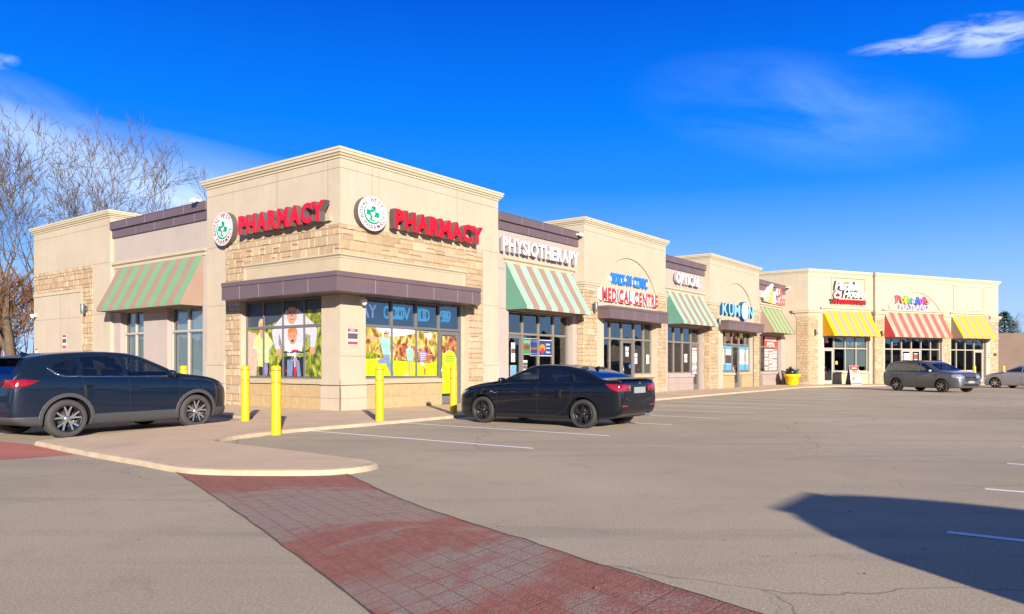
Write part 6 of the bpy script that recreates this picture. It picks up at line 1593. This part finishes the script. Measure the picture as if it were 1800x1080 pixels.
SED = dict(name='sedan', label='x', x0=-2.207, x1=2.33, wmax=.90, roofk=.68, wx=(-1.32, 1.415), wr=.325, rim=.235, clad=0, sill=.27, floor=.35, cab=(-1.477, .95), beltz=.93, seats=(-.85, .1), tyre=rubber,
    top=[(-2.207, .66), (-2.203, .86), (-2.181, 1.00), (-2.147, 1.075), (-2.068, 1.085), (-1.912, 1.075), (-1.738, 1.10), (-1.433, 1.22), (-1.0, 1.345), (-.5, 1.405), (-.1, 1.415), (.15, 1.395), (.5, 1.26), (.95, 1.035), (1.15, .975), (1.6, .905), (2.0, .80), (2.22, .70), (2.30, .60), (2.33, .52)],
    belt=[(-2.207, .64), (-2.155, .96), (-1.912, .985), (-1.390, .97), (-.5, .945), (.5, .925), (1.1, .90), (1.6, .85), (2.0, .76), (2.25, .62), (2.33, .5)],
    wid=[(-2.207, .70), (-2.199, .76), (-2.155, .81), (-1.999, .86), (-1.738, .89), (-1.32, .90), (0, .895), (1.4, .90), (1.8, .88), (2.05, .82), (2.22, .70), (2.30, .56), (2.33, .42)],
    bot=[(-2.207, .56), (-2.190, .42), (-2.129, .32), (-1.912, .24), (-1.25, .19), (1.4, .17), (2.0, .18), (2.25, .22), (2.33, .36)],
    cuts=[('side_window', [[(.88, .98), (.45, 1.185), (.15, 1.29), (-.08, 1.315), (-.12, .965)]], 'xz', lambda c, s: abs(c.y) > .42-s),
          ('rear_side_window', [[(-.20, .965), (-.16, 1.315), (-.55, 1.30), (-.86, 1.25), (-.98, .975)], [(-1.06, .985), (-.95, 1.215), (-1.2, 1.13), (-1.529, 1.01)]], 'xz', lambda c, s: abs(c.y) > .42-s),
          ('windscreen', [[(.22, -.57), (.22, .57), (.98, .70), (.98, -.70)]], 'xy', lambda c, s: c.z > .98-s),
          ('rear_window', [[(-1.738, -.58), (-1.738, .58), (-.98, .50), (-.98, -.50)]], 'xy', lambda c, s: c.z > 1.05-s),
          ('taillight', [[(-2.600, .845), (-2.600, .93), (-2.086, .945), (-1.851, .955), (-1.999, .84), (-2.129, .80)]], 'xz', lambda c, s: abs(c.y) > .36-s),
          ('reverse_light', [[(-2.600, .77), (-2.600, .845), (-2.155, .82), (-2.120, .77)]], 'xz', lambda c, s: abs(c.y) > .52-s),
          ('headlight', [[(2.5, .60), (2.5, .68), (2.1, .74), (1.85, .77), (2.05, .67)]], 'xz', lambda c, s: abs(c.y) > .42-s and c.z < .80+s),
          ('grille', [[(-.45, .30), (.45, .30), (.50, .56), (-.50, .56)]], 'yz', lambda c, s: c.x > 2.15-s)],
    seams=[[(.95, .28), (1.0, .88)], [(-.13, .28), (-.16, .95)], [(-.90, .42), (-1.03, .62), (-1.06, .96)], [(-.13, .28), (-.65, .28), (-.88, .40)]],
    split=('side_window', 'rear_side_window', 'taillight', 'headlight', 'reverse_light'),
    mats=dict(body=black_p, side_window=cglass, rear_side_window=dglass, windscreen=cglass, rear_window=dglass, taillight=lamp_r, reverse_light=dglass, headlight=lamp_w, grille=black, lower_trim=black, mirror=black_p, handle=black_p),
    mirror=(.75, .98), handles=[(-.02, .84), (-.92, .86)], fin=(-1.12, 1.30), spokes=5, twin=(-.17, .17), spw=(.017, .013), rimdark=black, rimface=rim_b,
    boxes=[('number_plate', -2.225, -2.205, -.24, .24, .76, .88, plate_m), ('rear_reflector', -2.203, -2.145, .50, .74, .50, .535, lamp_r), ('rear_reflector', -2.203, -2.145, -.74, -.50, .50, .535, lamp_r), ('spoiler', -2.225, -2.01, -.62, .62, 1.09, 1.105, black_p), ('exhaust', -2.19, -2.08, -.62, -.5, .25, .31, steel), ('emblem', -2.215, -2.205, -.04, .04, .94, .99, chrome)])
def place(root, x, y, ang):
    root.matrix_world = T(x, y, 0, ang)
def spec(base, **k):
    d = dict(base); mm = dict(base['mats']); mm.update(k.pop('mats', {})); d.update(k); d['mats'] = mm; return d
def zwarp(S, knots, dz_top=None):
    f = lambda z: z if z <= knots[0][0] else (z+knots[-1][1]-knots[-1][0] if z >= knots[-1][0] else next(a[1]+(z-a[0])/(b[0]-a[0])*(b[1]-a[1]) for a, b in zip(knots[:-1], knots[1:]) if a[0] <= z <= b[0]))
    S = dict(S)
    for k in ('top', 'belt'): S[k] = [(x, f(z)) for x, z in S[k]]
    S['cuts'] = [(n_, [[(x, f(z)) for x, z in p] if ax_ != 'xy' else p for p in ps], ax_, pr_) for n_, ps, ax_, pr_ in S['cuts']]
    S['seams'] = [[(x, f(z)) for x, z in q] for q in S['seams']]; S['mirror'] = (S['mirror'][0], f(S['mirror'][1])); S['handles'] = [(x, f(z)) for x, z in S['handles']]
    if S['fin']: S['fin'] = (S['fin'][0], f(S['fin'][1]))
    S['boxes'] = [(n_, a, b, c, d, f(e1), f(e2), m_) for n_, a, b, c, d, e1, e2, m_ in S['boxes']]; S['beltz'] = f(S['beltz'])
    return S
SUV = zwarp(SUV, [(.6, .6), (1.06, 1.185), (1.69, 1.72)])
SED['stretch'] = 1.055
SED = zwarp(SED, [(.5, .5), (.96, 1.015), (1.09, 1.10), (1.415, 1.44)])
# dark SUV near left: rear wheel (-8.98,15.6), front wheel (-7.43,18.28) on its right-hand side
suv = make_car(spec(SUV, label='dark blue black SUV with grey wheel arches parked nose in at the left'))
th = R_(61); ax = Vector((math.cos(th), math.sin(th), 0)); lf = Vector((-ax.y, ax.x, 0))
p_ = Vector((-8.63, 15.0, 0)) + ax*1.30*1.1 + lf*.92*1.1; place(suv, p_.x, p_.y, th)
suv2 = make_car(spec(SUV, label='black SUV mostly hidden behind the dark blue one at the left edge', mats=dict(body=black_p, mirror=black_p, handle=black_p)))
q_ = p_ + lf*3.6 - ax*.9; place(suv2, q_.x, q_.y, th)
sed = make_car(spec(SED, label='black sedan with black rims parked nose in by the tower door'))
th = math.atan2(l.y, l.x); ax = Vector((l.x, l.y, 0)); lf = Vector((-ax.y, ax.x, 0))
# visible side is its left side (towards the camera)
p_ = Vector((1.56, 17.2, 0)) + ax*1.32*1.055 - lf*.90*1.055; place(sed, p_.x, p_.y, th)
CRO = spec(SUV, name='crossover', stretch=1.04, label='dull grey crossover driving past the red awning, facing right', clad=0.0, sill=.36, wr=.352, rim=.215, x0=-2.42, x1=2.40, wx=(-1.42, 1.45), floor=.45,
    top=[(-2.42, .62), (-2.41, .90), (-2.38, 1.15), (-2.30, 1.38), (-2.18, 1.56), (-2.05, 1.62), (-1.5, 1.67), (-.6, 1.69), (.2, 1.66), (.55, 1.55), (.95, 1.33), (1.28, 1.16), (1.5, 1.13), (1.9, 1.08), (2.2, .99), (2.34, .86), (2.39, .70), (2.40, .60)],
    belt=[(-2.42, .60), (-2.35, 1.02), (-1.9, 1.09), (-1, 1.06), (0, 1.04), (1.2, 1.03), (1.9, .97), (2.3, .80), (2.40, .58)],
    wid=[(-2.42, .72), (-2.41, .78), (-2.36, .84), (-2.2, .89), (-1.8, .915), (0, .92), (1.5, .92), (1.95, .90), (2.2, .83), (2.34, .72), (2.39, .60), (2.40, .5)],
    bot=[(-2.42, .5), (-2.38, .36), (-2.1, .26), (-1.4, .24), (1.45, .22), (2.1, .24), (2.35, .30), (2.40, .42)],
    cuts=[('side_window', [[(1.0, 1.09), (.55, 1.36), (.25, 1.53), (.05, 1.56), (.0, 1.085)]], 'xz', lambda c, s: abs(c.y) > .42-s),
          ('rear_side_window', [[(-.08, 1.085), (-.04, 1.56), (-.9, 1.56), (-.95, 1.10)], [(-1.03, 1.11), (-1.0, 1.55), (-1.65, 1.50), (-1.95, 1.38), (-1.9, 1.15)]], 'xz', lambda c, s: abs(c.y) > .42-s),
          ('windscreen', [[(.58, -.60), (.58, .60), (1.22, .72), (1.22, -.72)]], 'xy', lambda c, s: c.z > 1.12-s),
          ('rear_window', [[(-.60, 1.16), (.60, 1.16), (.52, 1.50), (-.52, 1.50)]], 'yz', lambda c, s: c.x < -2.1+s),
          ('taillight', [[(-2.6, .85), (-2.6, 1.10), (-2.3, 1.10), (-2.25, .88)]], 'xz', lambda c, s: abs(c.y) > .55-s),
          ('headlight', [[(2.6, .76), (2.6, .90), (2.2, .96), (1.98, .99), (2.05, .82), (2.2, .76)]], 'xz', lambda c, s: abs(c.y) > .42-s and c.z < .96+s),
          ('grille', [[(-.42, .62), (.42, .62), (.40, .84), (-.40, .84)], [(-.45, .34), (.45, .34), (.5, .46), (-.5, .46)]], 'yz', lambda c, s: c.x > 2.2-s)],
    seams=[[(1.1, .40), (1.12, 1.0)], [(-.02, .40), (-.05, 1.06)], [(-.95, .50), (-1.0, 1.06)]],
    mats=dict(body=grey_p, mirror=silver_p, handle=grey_p, side_window=privacy, rear_side_window=dglass, windscreen=cglass, rear_window=dglass, lower_trim=grey_p),
    mirror=(.85, 1.12), handles=[(.10, .95), (-.85, .96)], fin=None, spokes=6, twin=(0.0,), spw=(.035, .03), rimface=rim_d, rimdark=darkrim, tyre=rubber,
    boxes=[('number_plate', 2.405, 2.425, -.20, .20, .50, .62, plate_m), ('grille_bar', 2.37, 2.41, -.36, .36, .71, .735, chrome), ('grille_bar', 2.37, 2.41, -.02, .02, .62, .84, chrome), ('roof_rail', -1.7, .1, -.68, -.65, 1.66, 1.70, black), ('roof_rail', -1.7, .1, .65, .68, 1.66, 1.70, black)])
cro = make_car(CRO)
rw = Vector((21.57, 43.5, 0)); fw = Vector((22.6, 40.5, 0)); ax = (fw-rw).normalized(); lf = Vector((-ax.y, ax.x, 0)); th = math.atan2(ax.y, ax.x)
p_ = rw + ax*1.42*1.1 + lf*.90*1.1; place(cro, p_.x, p_.y, th)
ssd = make_car(spec(SED, label='silver sedan cut by the right edge of the view', mats=dict(body=silver_p, mirror=silver_p, handle=silver_p, side_window=privacy, rear_side_window=dglass, lower_trim=silver_p, reverse_light=lamp_r), rimface=rim_s, rimdark=darkrim, spokes=7, twin=(0.0,), spw=(.03, .022), tyre=rubber,
    boxes=[('number_plate', -2.225, -2.205, -.24, .24, .76, .88, plate_m)]))
inn = Vector((-nW.x, -nW.y, 0)); th = math.atan2(inn.y, inn.x)
fw = Vector((30.6, 49.0, 0)); lf = Vector((-inn.y, inn.x, 0)); p_ = fw - inn*1.415*1.1 - lf*.90*1.1; place(ssd, p_.x, p_.y, th)
# parked SUV outside the view whose shadow falls into it
sh = make_car(spec(SUV, label='parked SUV just outside the right edge whose shadow falls on the asphalt', mats=dict(body=grey_p, mirror=grey_p, handle=grey_p)))
th = math.atan2(-l.y, -l.x); ax = -l; p_ = Vector((4.13, 2.76, 0)) + ax*2.5; place(sh, p_.x, p_.y, th)

# ================================================================ street things by the shops
def tub():
    M = FR @ T(38.9, -1.1) @ Matrix.Diagonal((.85, .85, .92, 1)); s = thing('yellow_tub', 'yellow round plastic tub before the pizza shop window', 'tub', M)
    m = MB(M @ Matrix.Translation((0, 0, ZS))); m.lathe([(.0, .0), (.42, 0), (.47, .1), (.58, .62), (.64, .64), (.66, .70), (.66, .82), (.60, .84), (.56, .80), (.54, .72), (0, .70)], seg=28); m.build('pot', yellowp, s)
    M2 = M @ Matrix.Translation((-.1, .1, ZS+.7)); m = MB(M2); rings = []
    for h, rr in ((0, .25), (.1, .36), (.25, .40), (.42, .34), (.52, .16), (.60, .08), (.68, .13)):
        rings.append([(math.cos(a)*rr*(1+.13*math.sin(a*3+h*9)+.06*math.sin(a*7+h*20)), math.sin(a)*rr*(1+.13*math.cos(a*4+h*7)), h) for a in [2*math.pi*i/24 for i in range(24)]])
    m.rings(rings); o = m.build('garbage_bag', pmat('black_bag', (.006, .006, .007), .3, bump=.8, bscale=4, coords='Object')); tag(o, 'black garbage bag sitting in the yellow tub', 'garbage bag'); recentre(o)
    M3 = FR @ T(40.2, -.75); s = thing('litter_bin', 'grey slatted metal litter bin beside the yellow tub', 'bin', M3)
    m = MB(M3 @ Matrix.Translation((0, 0, ZS)))
    for i in range(26):
        a = 2*math.pi*i/26; m.tube([(math.cos(a)*.36, math.sin(a)*.36, .05), (math.cos(a)*.36, math.sin(a)*.36, .9), (math.cos(a)*.44, math.sin(a)*.44, 1.08)], .022, 5)
    m.build('slats', grey_m, s)
    m = MB(M3 @ Matrix.Translation((0, 0, ZS))); m.lathe([(.37, 0), (.39, .02), (.39, .08), (.37, .1)], seg=26, caps=True); m.lathe([(.42, 1.04), (.46, 1.06), (.46, 1.12), (.42, 1.14)], seg=26); m.build('hoop', grey_m, s)
    m = MB(M3 @ Matrix.Translation((0, 0, ZS))); m.lathe([(.32, .06), (.32, 1.0)], seg=24, caps=True); m.build('liner', black, s)
tub()
def aframe():
    M = FW @ T(2.6, -1.6, 0, R_(-12)); s = thing('sandwich_board', 'red and white sandwich board before the restaurant door', 'sandwich board', M)
    B = M @ Matrix.Translation((0, 0, ZS))
    for sd, nm in ((-1, 'front_panel'), (1, 'rear_panel')):
        m = MB(B); y0, y1 = sd*.34, sd*.03
        P = [(-.42, y0, 0), (.42, y0, 0), (.36, y1, 1.32), (-.36, y1, 1.32)]; 
        if sd > 0: P = P[::-1]
        m.poly(P, 0); m.poly([(p[0], p[1]-sd*.03, p[2]) for p in reversed(P)], 0)
        for a, b in zip(P, P[1:]+P[:1]): m.poly([a, (a[0], a[1]-sd*.03, a[2]), (b[0], b[1]-sd*.03, b[2]), b], 0)
        m.build(nm, whitel if sd < 0 else grey_m, s)
    m = MB(B)
    def q(x0, x1, t0, t1, mi, k=1):
        y = lambda t: -.34+.31*t; z = lambda t: 1.32*t
        m.poly([(x0, y(t0)-.004*k, z(t0)), (x1, y(t0)-.004*k, z(t0)), (x1, y(t1)-.004*k, z(t1)), (x0, y(t1)-.004*k, z(t1))], mi)
    q(-.36, .36, .78, .99, 0); q(-.41, .41, .02, .09, 0); q(-.2, .22, .62, .78, 1); q(-.30, -.02, .25, .42, 1); q(.05, .30, .15, .22, 2); q(.08, .3, .3, .34, 2); q(-.3, -.05, .16, .2, 2); q(-.18, .2, .86, .9, 3, 2); q(.06, .3, .46, .5, 2); q(-.3, -.1, .5, .54, 2)
    m.build('print', [redl2, flat((.75, .22, .05)), greyl, white], s)
aframe()

# ================================================================ background
brk = pmat('barrier_concrete', (.14, .10, .08), .9, var=.15, vscale=.6, bump=.3)
s = thing('barrier_wall', 'brown panelled barrier wall behind the silver sedan at the far right', 'wall', T(60, 75)); A = Vector((43.5, 69.5, 0)); d = Vector((.97, -.06, 0)).normalized(); Fb = frame(A, d)
m = MB(Fb); n = 12
for k in range(n): m.box(k*3.0+.12, k*3.0+2.98, 0, .2, -.1, 4.35)
m.build('panel', brk, s)
for k in range(n+1): m = MB(Fb); m.box(k*3.0-.10, k*3.0+.10, -.08, .28, -.1, 4.45); m.build('post', pmat('post_concrete', (.27, .21, .17), .9) if 'post_concrete' not in MATS else MATS['post_concrete'], s)

bark = pmat('grey_brown_bark', (.095, .068, .043), .95, var=.3, vscale=3, bump=.4, bscale=8, coords='Object'); bark2 = pmat('warm_twig', (.17, .085, .045), .95, var=.3, vscale=2, coords='Object')
def bare_tree(x, y, h, seed, label, lean=(0, 0), r0=.22, levels=6, name='bare_tree', mat=None, spread=.55, trunk_to=.32, group='bare trees behind the plaza', twigs=1.0):
    rg = random.Random(seed); s = thing(name, label, 'tree' if name != 'bare_shrub' else 'shrub', T(x, y), group)
    tr = MB(T(x, y)); cr_ = MB(T(x, y)); mat = mat or bark
    def branch(p, d, L, rad, lev, mb):
        n = 5 if lev < 2 else (4 if lev < 4 else 3); pts = [p.copy()]; rads = [rad]; dirs = [d.copy()]
        q = p.copy(); dd = d.copy()
        for i in range(n):
            dd = (dd+Vector((rg.gauss(0, .10), rg.gauss(0, .10), rg.gauss(.035, .07)))).normalized(); q = q+dd*L/n; pts.append(q.copy()); rads.append(rad*(1-.62*(i+1)/n)); dirs.append(dd.copy())
        mb.tube(pts, rads, 6 if lev < 2 else (4 if lev < 3 else 3), caps=False)
        if lev >= levels: return
        k = (3 if lev == 0 else rg.choice((2, 3, 4) if lev < levels-1 else (2, 2, 3)))
        for i in range(k):
            j = n if i < 2 else rg.randint(max(1, n//2), n-1)
            if lev > 0 and i >= 2: j = rg.randint(1, n-1)
            a = rg.uniform(0, 6.28); sp__ = spread*rg.uniform(.55, 1.25)
            o = dirs[j].orthogonal().normalized(); o = Matrix.Rotation(a, 3, dirs[j]) @ o
            nd = (dirs[j]*math.cos(sp__)+o*math.sin(sp__)+Vector((0, 0, .12))).normalized()
            branch(pts[j], nd, L*rg.uniform(.60, .78), max(.015, rads[j]*rg.uniform(.6, .82)), lev+1, cr_)
    branch(Vector((0, 0, -.1)), Vector((lean[0], lean[1], 1)).normalized(), h*trunk_to, r0, 0, tr)
    tr.build('trunk', mat, s); cr_.build('crown', mat, s)
    return s
tl = [(-24.2, 37.6, 14.0, 'bare tree left of the end block, its trunk clear of the wall', .24, (.02, 0)), (-28.0, 42, 15.0, 'bare forked tree at the left edge of the view', .2, (.02, 0)), (-31, 50, 18, 'bare tree rising just behind the left edge of the end block', .22, (-.05, 0)),
      (-29.5, 52, 18.0, 'dense bare tree behind the middle of the end block roof', .26, (.03, 0)), (-26.8, 52, 18.5, 'tallest bare tree behind the end block roof', .24, (.0, 0)), (-24.6, 52, 16.5, 'bare tree behind the right part of the end block roof', .24, (.06, 0)), (-22.5, 54, 13.0, 'low spreading bare tree behind the plum coping', .18, (.12, 0)),
      (-36, 54, 16, 'slim bare tree farthest left', .18, (0, 0))]
for i, (x, y, h, lb, r0, ln) in enumerate(tl): bare_tree(x, y, h*1.08, 11+i*5, lb, ln, r0*1.4)
for i in range(9):
    y = 37+(i*3.7) % 9; x = -y*(.706-.009*i)
    lbs = ['leftmost brown bare shrub at the edge of the view', 'second brown bare shrub from the left', 'brown bare shrub third from the left', 'brown bare shrub fourth from the left', 'brown bare shrub in the middle of the thicket', 'brown bare shrub sixth from the left', 'brown bare shrub left of the end block', 'brown bare shrub close to the end block', 'brown bare shrub touching the corner of the end block']
    bare_tree(x, y, 8.0, 200+i, lbs[i], (0, 0), .08, 6, 'bare_shrub', bark2, .6, .28, 'brown bare shrubs left of the end block')
bare_tree(56.0, 87, 11, 301, 'bare grey bush above the barrier wall', (0, 0), .16, 5, 'bare_shrub', bark, .6, .25, None)
bare_tree(58.8, 88, 11, 305, 'bare grey bush at the right edge above the barrier wall', (0, 0), .16, 5, 'bare_shrub', bark, .6, .25, None)
# conifer
def conifer(x, y, h, label):
    s = thing('conifer', label, 'tree', T(x, y)); m = MB(T(x, y)); m.tube([(0, 0, 0), (0, 0, h*.5), (0, 0, h)], [.2, .12, .02], 6); m.build('trunk', bark, s)
    rg = random.Random(5); m = MB(T(x, y))
    for i in range(2600):
        t = rg.random()**.8; z = h*(.25+.75*t); R0 = (1-t)**.6*2.3*rg.choice((1, .95, .6, .35))+.1; a = rg.uniform(0, 6.28)+math.sin(z*5)*.6; z += -.15*R0+rg.gauss(0, .08)
        c = Vector((math.cos(a)*R0, math.sin(a)*R0, z)); u = Vector((math.cos(a), math.sin(a), rg.uniform(-.3, .35))).normalized()*.28; v_ = Vector((-math.sin(a), math.cos(a), rg.uniform(-.4, .4)))*.06
        m.poly([c-u-v_*.4, c-v_, c+u, c+v_], rg.choice((0, 0, 1)))
    m.build('crown', [pmat('needle_green', (.035, .085, .025), .8), pmat('needle_light', (.08, .14, .04), .8)], s)
conifer(54.0, 84.5, 7.3, 'dark green conifer rising behind the barrier wall')
# belt of trees across the road behind the camera (seen only in reflections)

rg = random.Random(9); fw_ = MB(); pts = []
for i in range(241):
    a = R_(-150+ (300)*i/240); d = 190+12*math.sin(a*7)
    pts.append((math.sin(a+math.pi)*d, math.cos(a+math.pi)*d))
pts = [p for p in pts if not (p[1] > 0 and abs(p[0])/max(p[1], 1) < .95)]
for j in range(3):
    prev = None
    for x, y in pts:
        h = (6+3.5*noise.noise(Vector((x*.03, y*.03, j)))+3*noise.noise(Vector((x*.15, y*.15, j+7)))+1.6*noise.noise(Vector((x*.5, y*.5, j+3))))
        k = 1+j*.05; c = (x*k, y*k, max(2, h+j*1.2))
        if prev and math.dist(prev[:2], c[:2]) < 20:
            for q0, q1 in ((0, 1),): fw_.rings([[(prev[0], prev[1], -.1), (prev[0]*.985, prev[1]*.985, prev[2]*.55), (prev[0], prev[1], prev[2])], [(c[0], c[1], -.1), (c[0]*.985, c[1]*.985, c[2]*.55), (c[0], c[1], c[2])]], caps=False, closed=False)
        prev = c
o = fw_.build('far_woods', pmat('woods', (.055, .045, .03), .95, var=.5, vscale=.4, coords='Object')); o['kind'] = 'stuff'; o['label'] = 'belt of bare woods across the road, outside the view'; o['category'] = 'woods'

rg = random.Random(21); lv = MB()
for i in range(70):
    y = rg.uniform(4.5, 22); x = rg.uniform(-.6, .62)*y; a = rg.uniform(0, 6.28); q = rg.uniform(.01, .024)
    if i % 2: k = rg.uniform(0, 1); x, y = (-8.3+6*k, 13.3-3.6*min(1, k*1.6)+rg.gauss(0, .05)-.12)
    M = T(x, y, .012, a) @ Matrix.Rotation(rg.uniform(-.4, .4), 4, 'X'); lv.M = M
    lv.poly([(-q, 0, 0), (0, -q*.5, .003), (q, 0, 0), (0, q*.5, .006)], 0)
o = lv.build('dry_leaves', pmat('dry_leaf', (.16, .085, .035), .9, var=.3)); o['kind'] = 'stuff'; o['label'] = 'scattered dry leaves and grit on the asphalt'; o['category'] = 'leaves'
